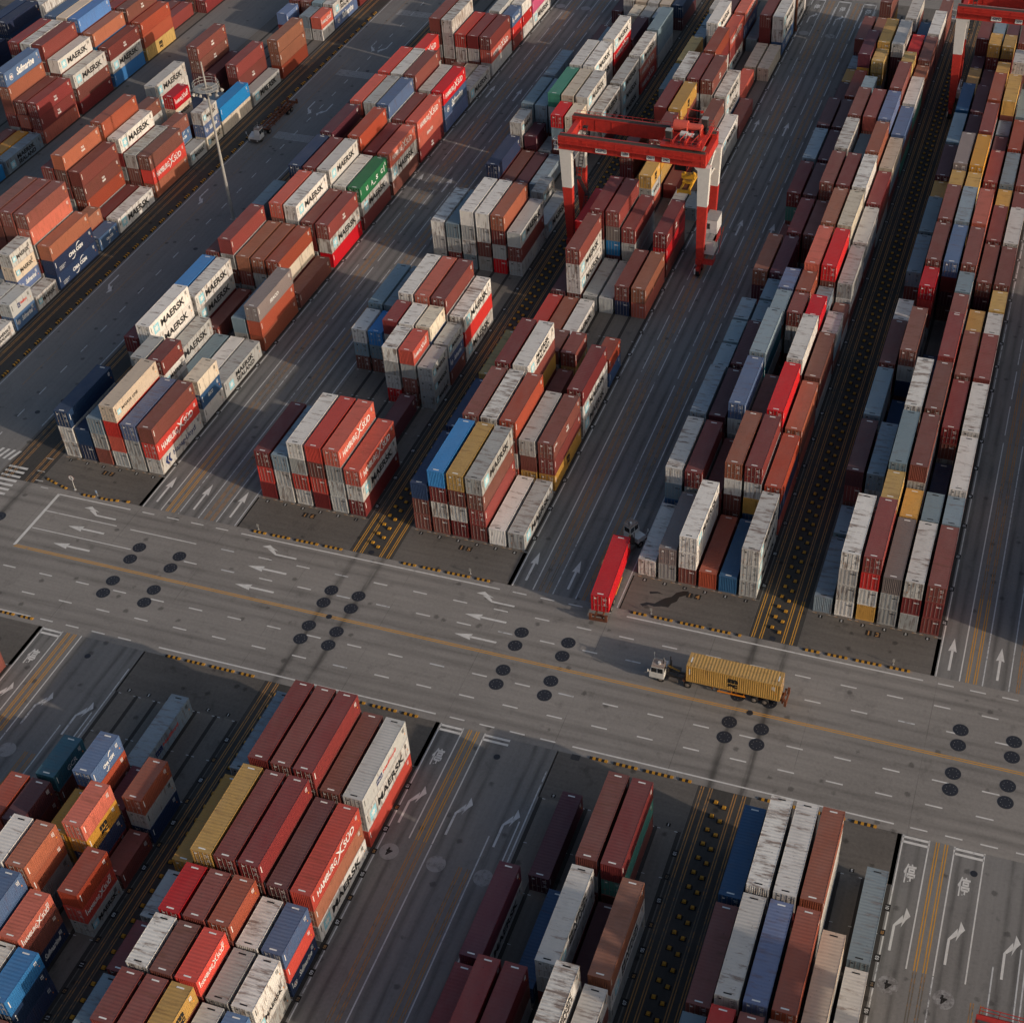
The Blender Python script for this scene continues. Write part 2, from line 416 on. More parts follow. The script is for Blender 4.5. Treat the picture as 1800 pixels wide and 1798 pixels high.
for mx in (-65.0, -6.5, 51.5):            # crane tracks in the medians
    for o in (0.0, 1.05, 4.05, 5.15):
        dbl(yel if mx > -60 else orange, mx + o, ROAD_N + 0.05, 1.5); dbl(orange, mx + o, 1.52, 199)
        dbl(orange, mx + o, -120, ROAD_S - 0.05)
for x in (-84.0, -82.6): dbl(orange, x, 2, 240)
# west road
vline(worn, -79.3, 8, 300, 0.14); vline(worn, -66.25, 5.5, 300, 0.16)
for i in range(45): vline(worn, -71.45, 0.4 + i * 6.1, 2.4 + i * 6.1, 0.17)
vline(orange, -75.6, 14, 240, 0.08)
for y, xs in ((44.5, (-78.0,)), (76.5, (-77.6,)), (116.0, (-73.8, -69.6)), (147.5, (-73.4, -69.7))):
    for x in xs: turn_arrow(worn, x, y + 3, 0, -1, 1 if x < -72 else -1)
for y in (102.0, 132.0, 165.0):
    for i in range(7): rect(worn, -75.2, -67.0, y + i * 0.42, y + i * 0.42 + 0.12)
# zebra crossing at the corner
for i in range(7): rect(white, -65.5, -62.2, -4.6 - i * 1.0, -4.15 - i * 1.0)
for i in range(7): white.quad((-66.6 - i, -3.2, ZM), (-66.15 - i, -3.2, ZM), (-65.6 - i, -0.9, ZM), (-66.05 - i, -0.9, ZM))
for a in ((-61.0, -1.2), (-60.6, -4.2), (-59.6, -6.2), (-57.9, -7.4)): hline(white, a[0], a[0] + 1.3, a[1], 0.14)
# slot corner marks
for k, x in BX.items():
    n = k[0] == 'N'
    for r in range(0, 9 if n else 7):
        for i in range(6):
            y = 0.02 + r * 6.67 if n else -40.0 - r * 6.591
            for xx in (x + i * PX, x + i * PX + 2.1): rect(worn, xx, xx + 0.38, y - 0.06, y + 0.03, 0.012)
    if n:
        for i in range(6):
            for xx in (x + i * PX, x + i * PX + 1.9): rect(orange, xx, xx + 0.55, -0.12, 0.0, 0.012)
# numbers on the ground
patch, dig = MB(), MB()
odig = MB()
def gtext(mb, s, cx, cy, h, rot=0.0, width=None, bold=0.03):
    vs, fs, w, hh = text2d(s, h, bold, width=width)
    ca, sa = math.cos(rot), math.sin(rot)
    mb.add(vs, fs, lambda v: (cx + (v[0] - w / 2) * ca - (v[1] - hh / 2) * sa, cy + (v[0] - w / 2) * sa + (v[1] - hh / 2) * ca, 0.0125))
def gpatch(cx, cy, w, h): patch.quad((cx - w / 2, cy - h / 2, 0.0095), (cx + w / 2, cy - h / 2, 0.0095), (cx + w / 2, cy + h / 2, 0.0095), (cx - w / 2, cy + h / 2, 0.0095))
for k, order, big in (('N13', "123456", "13"), ('N14', "654321", "14"), ('N15', "123456", "15"), ('N16', "654321", "16"), ('N17', "123456", "17")):
    x = BX[k]
    for i, ch in enumerate(order):
        gpatch(x + 1.17 + i * PX, -0.58, 0.62, 0.55); gtext(dig, ch, x + 1.17 + i * PX, -0.58, 0.40)
    for j, ch in enumerate(big):
        gpatch(x + 7.9 + j * 1.15, -1.75, 0.85, 0.95); gtext(odig, ch, x + 7.9 + j * 1.15, -1.75, 0.78)
for k in ('N13', 'N14', 'N15', 'N16', 'N17'):
    sx = BX[k] + 17.25 if k in ('N13', 'N14', 'N16', 'N17', 'N15') else 0
    for i in range(29):
        gpatch(sx, 3.05 + 6.67 * i, 0.7, 0.95); gtext(dig, "%02d" % (57 - 2 * i), sx, 3.05 + 6.67 * i, 0.42, R(90))
for k in ('S13', 'S14', 'S15', 'S16'):
    sx = BX[k] + 17.3
    for i in range(8):
        gpatch(sx, -43.0 - 6.591 * i, 0.7, 0.95); gtext(dig, "%02d" % (1 + 2 * i), sx, -43.0 - 6.591 * i, 0.42, R(90))
        if i < 6: gpatch(sx, -46.3 - 6.591 * i, 0.6, 0.8); gtext(odig, "%02d" % (2 + 2 * i), sx, -46.3 - 6.591 * i, 0.34, R(90))
    for i, ch in enumerate("123456" if k in ('S13', 'S15') else "654321"):
        gpatch(BX[k] + 1.17 + i * PX, -39.3, 0.55, 0.5); gtext(dig, ch, BX[k] + 1.17 + i * PX, -39.3, 0.4, R(180))
for cx, cy in ((-39.2, -37.8), (19.0, -37.8), (77.1, -37.8), (83.2, -37.8)): gtext(white, "停", cx, cy, 2.7, 0, 1.35, 0.02)
for cx in (-39.2, -33.1, -27.1, 19.1, 25.1, 31.1): gtext(worn, "停", cx, 194.8, 2.7, 0, 1.35, 0.02)
# worn speed discs
disc = MB()
for cx, cy in ((19.0, -52.4), (24.9, -52.4), (30.8, -52.6), (77.1, -52.5), (83.0, -52.5), (-33.0, -52.4), (-39.1, 179.6), (-33.0, 179.8), (19.1, 179.8), (25.1, 179.6)): disc.disc((cx, cy), 1.15, 0.0085)
M_DISC = crack_paint("worn_disc_paint", (0.30, 0.29, 0.285, 1), (0.14, 0.13, 0.125, 1), 0.7)
disc.build("road_markings_discs", M_DISC, kind="structure")
for cx, cy in ((19.0, -52.4), (77.1, -52.5), (83.0, -52.5)): gtext(patch, "4", cx, cy, 1.1, R(180), None, 0.03)
white.build("road_markings", M_RW, kind="structure"); worn.build("worn_road_markings", M_RWW, kind="structure")
yel.build("yellow_road_markings", M_RY, kind="structure"); orange.build("worn_yellow_road_markings", M_RO, kind="structure")
patch.build("number_patch_markings", M_PATCH, kind="structure"); dig.build("number_markings", M_RWW, kind="structure"); odig.build("orange_number_markings", M_RO, kind="structure")
# dark oil puddle on the pad of the block by the red truck
pud = MB()
pp = [(35.4, -5.3), (36.2, -4.7), (37.3, -4.6), (37.9, -3.8), (38.4, -3.2), (39.2, -2.7), (39.6, -1.8), (40.4, -1.2), (41.2, -1.0), (41.0, -1.9), (40.2, -2.5), (40.1, -3.4), (39.5, -4.0), (39.3, -4.8), (38.3, -4.9), (37.4, -5.2), (36.6, -5.1), (35.9, -5.6)]
pud.poly([(x, y, 0.0085) for x, y in pp][::-1]); pud.poly([(36.2, -3.0, .0085), (37.2, -2.6, .0085), (38.0, -2.6, .0085), (37.1, -2.3, .0085), (36.0, -2.6, .0085)][::-1])
mpud, nt_, b_ = new_mat("wet_oil", 0.25, 0.5); b_.inputs["Base Color"].default_value = (0.03, 0.026, 0.023, 1)
pud.build("oil_puddle_ground_mark", mpud, kind="structure")

# kerbs: dark rubber kerb with yellow reflective blocks
def kerb(pts, gaps=()):
    mb = MB()
    n = 0
    for (x0, y0), (x1, y1) in zip(pts[:-1], pts[1:]):
        L = math.hypot(x1 - x0, y1 - y0); dx, dy = (x1 - x0) / L, (y1 - y0) / L; px, py = -dy, dx
        k = max(1, int(L / 0.72)); st = L / k
        for i in range(k):
            n += 1
            if n % 11 in (4, 9) and n > 3: continue
            for a, b, hgt, m in ((0.0, 0.36, 0.15, 0), (0.36, 0.72, 0.155, 1)):
                a = i * st + a * st / 0.72; b = i * st + b * st / 0.72
                A = lambda t, s, z: (x0 + dx * t + px * s, y0 + dy * t + py * s, z)
                mb.frustum([A(a, -0.22, 0.0), A(b - .004, -0.22, 0.0), A(b - .004, 0.22, 0.0), A(a, 0.22, 0.0)], [A(a, -0.13, hgt), A(b - .004, -0.13, hgt), A(b - .004, 0.13, hgt), A(a, 0.13, hgt)], m)
    return mb
for pts in ([(-58.3, -5.4), (-56.0, -6.1), (-53.9, -6.65)], [(-51.0, -7.15), (-46.5, -7.1), (-43.1, -6.65)], [(-22.6, -7.12), (-8.3, -7.05)], [(0.9, -7.12), (14.2, -7.05)],
            [(34.7, -7.12), (50.0, -7.12)], [(58.3, -7.15), (73.1, -7.05)], [(-60, -31.9), (-43.0, -31.75)], [(-22.0, -32.5), (-9.0, -32.45)], [(1.0, -32.45), (14.2, -32.55)], [(37.1, -32.45), (50.0, -32.45)], [(58.3, -32.5), (73.2, -32.5)]):
    kerb(pts).build("striped_kerb", [M_RUB, M_PYEL], kind="structure")
# ------------------------------------------------------------------ shipping containers
W = 2.438
LEN = {4: 12.192, 2: 6.058}
HGT = {4: 2.900, 2: 2.647}
_SHELL, _FRAME, _DOOR, _BARS, _DOORB = {}, {}, {}, {}, {}
LM = [M_BLACK, M_WHITE, M_CYAN, M_NAVY, M_ORANGE, M_REDMARK]
TRIM = [M_WHITE, M_ORANGE, M_BLACK]

def corr(L, p, a, b, d):
    """corrugated profile: (along, depth) from a to b"""
    n = max(2, int(round((b - a) / p))); st = (b - a) / n; out = []
    for i in range(n):
        y = a + i * st
        out += [(y, 0.0), (y + st * 0.28, 0.0), (y + st * 0.5, d), (y + st * 0.78, d)]
    out.append((b, 0.0))
    return out

def shell_mesh(ln, near):
    """near: what closes the near end: 'door' (left open for the door leaves), or 'wall' (corrugated)"""
    key = (ln, near)
    if key in _SHELL: return _SHELL[key]
    L, H = LEN[ln], HGT[ln] - 0.012; mb = MB(); hx, hy = W / 2, L / 2
    z0, z1 = 0.15, H - 0.085
    prof = corr(L, 0.278, -hy + 0.13, hy - 0.13, 0.036)
    for s in (1, -1):
        pts = [(s * (hx - 0.012 - d), y) for y, d in prof]
        for (xa, ya), (xb, yb) in zip(pts[:-1], pts[1:]):
            q = [(xa, ya, z0), (xb, yb, z0), (xb, yb, z1), (xa, ya, z1)]
            mb.quad(*(q if s > 0 else q[::-1]))
    rp = corr(L, 0.418, -hy + 0.28, hy - 0.28, 0.022)
    rz = H - 0.012
    for (ya, da), (yb, db) in zip(rp[:-1], rp[1:]):
        mb.quad((-hx + 0.05, ya, rz - da), (hx - 0.05, ya, rz - da), (hx - 0.05, yb, rz - db), (-hx + 0.05, yb, rz - db))
    for s in (1, -1):
        mb.quad((-hx + 0.02, min(s * (hy - 0.28), s * (hy - 0.02)), rz), (hx - 0.02, min(s * (hy - 0.28), s * (hy - 0.02)), rz), (hx - 0.02, max(s * (hy - 0.28), s * (hy - 0.02)), rz), (-hx + 0.02, max(s * (hy - 0.28), s * (hy - 0.02)), rz))
        for a in ((-hx + 0.02), (hx - 0.05)): mb.quad((a, -hy + 0.28, rz), (a + 0.03, -hy + 0.28, rz), (a + 0.03, hy - 0.28, rz), (a, hy - 0.28, rz))
    ends = [(1, True), (-1, near == 'wall')]
    for s, cw in ends:
        if cw:
            pf = corr(W, 0.24, -hx + 0.15, hx - 0.15, 0.045)
            pts = [(x, s * (hy - 0.02 - d)) for x, d in pf]
            for (xa, ya), (xb, yb) in zip(pts[:-1], pts[1:]):
                q = [(xa, ya, z0), (xb, yb, z0), (xb, yb, z1), (xa, ya, z1)]
                mb.quad(*(q[::-1] if s > 0 else q))
        else:
            mb.quad((-hx + 0.1, s * (hy - 0.12), z0), (hx - 0.1, s * (hy - 0.12), z0), (hx - 0.1, s * (hy - 0.12), z1), (-hx + 0.1, s * (hy - 0.12), z1))
    mb.quad((-hx + 0.05, hy - 0.05, 0.13), (hx - 0.05, hy - 0.05, 0.13), (hx - 0.05, -hy + 0.05, 0.13), (-hx + 0.05, -hy + 0.05, 0.13))
    # code marks: roof ends, side ends
    for y in (-hy + 0.36, hy - 0.52): mb.box(-0.42, 0.42, y, y + 0.16, rz - 0.01, rz + 0.004, 1)
    for s in (1, -1):
        x = s * (hx - 0.009)
        for i in range(3):
            for yy in ((hy - 0.75 - i * 0.16) * s,): mb.box(x - .003, x + .003, yy - 0.035, yy + 0.035, H - 1.15 + i * .08, H - 0.42, 1)
        mb.box(x - .003, x + .003, s * (-hy + 0.45) - 0.06, s * (-hy + 0.45) + 0.06, H - 1.55, H - 0.5, 1)
        mb.box(x - .003, x + .003, s * (hy - 0.55) - 0.07, s * (hy - 0.55) + 0.07, H - 1.75, H - 1.55, 2)
    me = mb.mesh("container_shell", [M_WHITE, M_WHITE, M_ORANGE]); _SHELL[key] = me
    return me

def frame_mesh(ln):
    if ln in _FRAME: return _FRAME[ln]
    L, H = LEN[ln], HGT[ln] - 0.012; mb = MB(); hx, hy = W / 2, L / 2
    for sx in (1, -1):
        for sy in (1, -1):
            xa, xb = sorted((sx * (hx - 0.003), sx * (hx - 0.15))); ya, yb = sorted((sy * (hy - 0.003), sy * (hy - 0.15)))
            mb.box(xa, xb, ya, yb, 0.118, H - 0.118)
            xa, xb = sorted((sx * hx, sx * (hx - 0.162))); ya, yb = sorted((sy * hy, sy * (hy - 0.178)))
            mb.box(xa, xb, ya, yb, 0.0, 0.118); mb.box(xa, xb, ya, yb, H - 0.118, H)
        xa, xb = sorted((sx * (hx - 0.004), sx * (hx - 0.055)))
        mb.box(xa, xb, -hy + 0.178, hy - 0.178, 0.02, 0.155); mb.box(xa, xb, -hy + 0.178, hy - 0.178, H - 0.09, H - 0.004)
    for sy in (1, -1):
        ya, yb = sorted((sy * (hy - 0.004), sy * (hy - 0.10)))
        mb.box(-hx + 0.15, hx - 0.15, ya, yb, 0.015, 0.155); mb.box(-hx + 0.15, hx - 0.15, ya, yb, H - 0.115, H - 0.006)
    _FRAME[ln] = mb.mesh("container_frame", [M_WHITE])
    return _FRAME[ln]

def bar_geo(mb, H, xs, m=0):
    for x in xs:
        mb.box(x - 0.019, x + 0.019, -0.052, -0.018, 0.03, H - 0.03, m)
        for z in (0.10, H - 0.16): mb.box(x - 0.06, x + 0.06, -0.058, -0.016, z, z + 0.07, m)
        mb.box(x - 0.02, x + 0.30, -0.066, -0.030, H * 0.36, H * 0.36 + 0.04, m)

def door_mesh(ln, side, bars):
    """one door leaf, local origin at its lower hinge-side middle; side -1 / 1"""
    key = (ln, side, bars)
    if key in _DOOR: return _DOOR[key]
    H = HGT[ln] - 0.012 - 0.275; w = 1.055; mb = MB()
    mb.box(-w / 2, w / 2, -0.018, 0.03, 0, H)
    for x in (-w / 2 + 0.03, w / 2 - 0.07): mb.box(x, x + 0.04, -0.03, -0.017, 0, H)
    for z in (0.0, H * 0.34, H * 0.67, H - 0.06): mb.box(-w / 2 + 0.08, w / 2 - 0.08, -0.026, -0.017, z, z + 0.06)
    if side > 0:
        mb.box(-0.12, 0.36, -0.021, -0.0175, H * 0.80, H * 0.84, 1); mb.box(-0.05, 0.36, -0.021, -0.0175, H * 0.70, H * 0.73, 1)
        for i in range(4): mb.box(0.0, 0.32, -0.021, -0.0175, H * (0.50 - i * 0.045), H * (0.52 - i * 0.045), 1)
    else:
        mb.box(-0.30, 0.02, -0.021, -0.0175, H * 0.78, H * 0.86, 1); mb.box(-0.36, -0.22, -0.021, -0.0175, H * .25, H * .31, 3)
    if bars: bar_geo(mb, H, (-0.27, 0.27), 2)
    _DOOR[key] = mb.mesh("container_door", [M_WHITE, M_WHITE, M_GALV, M_ORANGE])
    return _DOOR[key]
def bar_mesh(ln):
    if ln not in _BARS:
        mb = MB(); bar_geo(mb, HGT[ln] - 0.287, (0.0,)); _BARS[ln] = mb.mesh("locking_bar", [M_GALV])
    return _BARS[ln]

# -- the writing on the container sides
def star(mb, fn, cu, cv, s, m_patch=2, m_star=1):
    if m_patch is not None: mb.poly([fn(cu - s, cv - s, .0), fn(cu + s, cv - s, .0), fn(cu + s, cv + s, .0), fn(cu - s, cv + s, .0)], m_patch)
    pts = []
    for i in range(14):
        r = s * (0.86 if i % 2 == 0 else 0.38); t = math.pi / 2 + math.pi * i / 7
        pts.append((cu + r * math.cos(t), cv + r * math.sin(t)))
    n = len(mb.v)
    mb.v += [fn(cu, cv, .003)] + [fn(u, v, .003) for u, v in pts]
    for i in range(14): mb.f.append((n, n + 1 + i, n + 1 + (i + 1) % 14)); mb.m.append(m_star)
def words(mb, fn, s, u, v, h, width, m, bold=0.02, shear=0.0, space=1.0):
    vs, fs, w, hh = text2d(s, h, bold, shear, width, space)
    mb.add(vs, fs, lambda q: fn(u + q[0], v + q[1], .002), m)
def stroke(mb, fn, pts, wd, m):
    for i, ((a, b), (c, d)) in enumerate(zip(pts[:-1], pts[1:])):
        L = math.hypot(c - a, d - b) or 1; px, py = -(d - b) / L, (c - a) / L
        wa = wd * (0.35 + 0.65 * math.sin(math.pi * i / max(1, len(pts) - 1))); wb = wd * (0.35 + 0.65 * math.sin(math.pi * (i + 1) / max(1, len(pts) - 1)))
        mb.poly([fn(a - px * wa, b - py * wa, .003), fn(c - px * wb, d - py * wb, .003), fn(c + px * wb, d + py * wb, .003), fn(a + px * wa, b + py * wa, .003)], m)
def lettering(code, ln, fn, mb, pale):
    k = 1.0 if ln == 4 else 0.5; ky = 1.0 if ln == 4 else 0.62; L = LEN[ln]; zc = HGT[ln] / 2
    if code == 'M':
        star(mb, fn, 1.75 * k + 0.1, zc, 0.80 * ky); words(mb, fn, "MAERSK", 3.2 * k, zc - 0.62 * ky, 1.25 * ky, 7.3 * k, 0, 0.035)
    elif code == 'X':
        star(mb, fn, 2.1 * k, zc - 0.2, 0.72 * ky); words(mb, fn, "MAERSK", 3.8 * k, zc + 0.06, 0.92 * ky, 5.9 * k, 0, 0.035); words(mb, fn, "SEALAND", 3.8 * k, zc - 1.02 * ky, 0.86 * ky, 5.9 * k, 0, 0.035)
    elif code == 'N':
        star(mb, fn, 1.2, zc - 0.1, 0.42); words(mb, fn, "MAERSK LINE", 2.0, zc - 0.3, 0.52, 4.4, 0, 0.02)
    elif code == 'H':
        words(mb, fn, "HAMBURG", 1.3 * k, zc - 0.55 * ky, 1.1 * ky, 4.7 * k, 1, 0.02); words(mb, fn, "SÜD", 7.9 * k, zc - 0.55 * ky, 1.35 * ky, 2.6 * k, 1, 0.02)
        c = 6.9 * k
        stroke(mb, fn, [(c - 0.95 * k, zc - 0.95 * ky), (c - 0.35 * k, zc - 0.5 * ky), (c + 0.1 * k, zc + 0.15 * ky), (c + 0.35 * k, zc + 0.75 * ky), (c + 1.15 * k, zc + 1.05 * ky)], 0.16 * ky, 1)
        stroke(mb, fn, [(c - 0.75 * k, zc + 0.95 * ky), (c - 0.2 * k, zc + 0.4 * ky), (c + 0.3 * k, zc - 0.2 * ky), (c + 0.95 * k, zc - 0.6 * ky)], 0.14 * ky, 1)
    elif code == 'L':
        words(mb, fn, "Hapag-Lloyd", 3.6 * k, zc - 0.62, 1.25, 6.6 * k, 3, 0.015)
        for d in (0.0, 0.75):
            mb.poly([fn(1.2 + d, zc, .002), fn(1.75 + d, zc - 0.75, .002), fn(2.2 + d, zc - 0.75, .002), fn(1.75 + d, zc, .002)], 3); mb.poly([fn(1.2 + d, zc, .002), fn(1.75 + d, zc, .002), fn(2.2 + d, zc + 0.75, .002), fn(1.75 + d, zc + 0.75, .002)], 3)
    elif code == 'C':
        words(mb, fn, "CMA CGM", L * 0.36, zc - 0.36, 0.72 * (1 if ln == 4 else .8), L * 0.36, 1, 0.05)
        for s in (1, -1):
            pts = [(L * 0.54 + s * L * (0.02 + 0.11 * t) * 1.0, zc + s * (0.50 + 0.55 * math.sin(t * 2.2))) for t in [i / 6 for i in range(7)]]
            stroke(mb, fn, pts, 0.10, 1)
        if ln == 4:
            for i in range(3): words(mb, fn, "THE FRENCH LINE"[:15 - 3 * i], 1.1, zc - 0.55 - i * 0.26, 0.16, 2.0 - 0.3 * i, 1, 0.02)
    elif code == 'S':
        words(mb, fn, "Safmarine", L * 0.32, zc - 0.62 * ky, 1.5 * ky, L * 0.50, 1, 0.03, 0.35)
        n = 12; cu, cv, r = L * 0.17, zc - 0.1, 0.62 * ky
        stroke(mb, fn, [(cu + r * math.cos(2 * math.pi * i / n), cv + r * math.sin(2 * math.pi * i / n)) for i in range(n + 1)], 0.06, 1)
        mb.poly([fn(cu - r * .6, cv - r * .45, .003), fn(cu + r * .6, cv - r * .45, .003), fn(cu + r * .6, cv + r * .45, .003), fn(cu - r * .6, cv + r * .45, .003)], 1)
        mb.poly([fn(cu - r * .12, cv - r * .45, .005), fn(cu + r * .12, cv - r * .45, .005), fn(cu + r * .12, cv + r * .45, .005), fn(cu - r * .12, cv + r * .45, .005)], 5)
    elif code == 'U':
        for i, ch in enumerate("U A S C".split()): words(mb, fn, ch, 2.6 + i * 2.2, zc - 0.45, 0.9, 0.85, 1, 0.04)
        mb.poly([fn(5.6, zc - 0.75, .002), fn(6.8, zc - 0.75, .002), fn(6.8, zc - 0.6, .002), fn(5.6, zc - 0.6, .002)], 1); mb.poly([fn(10.5, zc - 0.6, .002), fn(10.75, zc - 0.6, .002), fn(10.75, zc + 0.7, .002), fn(10.5, zc + 0.7, .002)], 1)
    elif code == 'Y':
        c = L / 2; words(mb, fn, "m", c - 0.68, zc - 0.02, 0.78, 1.36, 0, 0.07); words(mb, fn, "sc", c - 0.66, zc - 0.86, 0.70, 1.32, 0, 0.06)
    elif code == 'P':
        c = L * 0.30; mb.poly([fn(c, zc - .42, .002), fn(c + 1.5 * k, zc - .42, .002), fn(c + 1.5 * k, zc + .42, .002), fn(c, zc + .42, .002)], 3)
        words(mb, fn, "P&O", c + 0.16 * k, zc - 0.27, 0.54, 1.2 * k, 1, 0.03)
        words(mb, fn, "Nedlloyd", c + 1.75 * k, zc - 0.34, 0.72, 3.6 * k, 5, 0.03)
    elif code == 'Z':
        words(mb, fn, "ZIM", 0.7, HGT[ln] - 1.0, 0.42, 0.9, 1, 0.03); T_block(mb, fn, L * 0.52, zc)
    elif code == 'T': T_block(mb, fn, L * 0.52, zc)
    elif code == 'G': words(mb, fn, "GCR", L * 0.40, zc - 0.4, 0.75, 1.9, 1, 0.01)
    elif code == 'A':
        if pale: words(mb, fn, "ALICC", L * 0.36, zc - 0.3, 0.62, 3.6 * k, 3, 0.0, 0.25)
        else: words(mb, fn, "SEACO", L * 0.34, zc - 0.32, 0.62, 3.0 * k, 1, 0.03, 0.1)
def T_block(mb, fn, c, zc):
    words(mb, fn, "TEX", c - 0.5, zc - 0.05, 0.42, 0.95, 1, 0.03); words(mb, fn, "TAINER", c - 0.62, zc - 0.62, 0.38, 1.2, 1, 0.05)
def side_fn(ln):
    L = LEN[ln]
    return lambda u, v, o: (W / 2 - 0.006 + o, -L / 2 + u, v)
_LET = {}
def lettering_mesh(code, ln, pale):
    key = (code, ln, pale)
    if key not in _LET:
        mb = MB(); lettering(code, ln, side_fn(ln), mb, pale)
        _LET[key] = (mb.mesh("container_lettering", LM) if mb.f else None, mb)
    return _LET[key]

def put(name, mesh, parent, mats=None, loc=(0, 0, 0), wear=0.5):
    o = bpy.data.objects.new(name, mesh); COL.objects.link(o); o.parent = parent; o.location = loc
    for i, mt in (mats or {}).items():
        o.material_slots[i].link = 'OBJECT'; o.material_slots[i].material = mt
    o["wear"] = wear
    return o

def make_container(name, ln, code, loc, rz, door, fine, wear, left_side=False, **tags):
    """a container with its parts; loc is the middle of its base; the door end looks along local -y"""
    root = empty(name, loc, rz, **tags)
    pm = PAINT[code[0]]; H = HGT[ln] - 0.012; L = LEN[ln]; pale = code[0] in 'wcgs'
    mark = M_BLACK if pale else M_WHITE
    put("shell", shell_mesh(ln, 'door' if door else 'wall'), root, {0: pm, 1: mark}, wear=wear)
    put("frame", frame_mesh(ln), root, {0: pm}, wear=wear)
    if door:
        for s in (-1, 1):
            d = put("door", door_mesh(ln, s, not fine), root, {0: pm, 1: mark}, (s * 0.535, -L / 2 + 0.055, 0.16), wear)
            if fine:
                for x in (-0.27, 0.27): put("locking_bar", bar_mesh(ln), d, None, (x, 0, 0), wear)
    if len(code) > 1:
        me, _ = lettering_mesh(code[1], ln, pale)
        if me:
            o = put("lettering", me, root, None, wear=wear)
            if left_side: o.rotation_euler = (0, 0, math.pi)
    return root
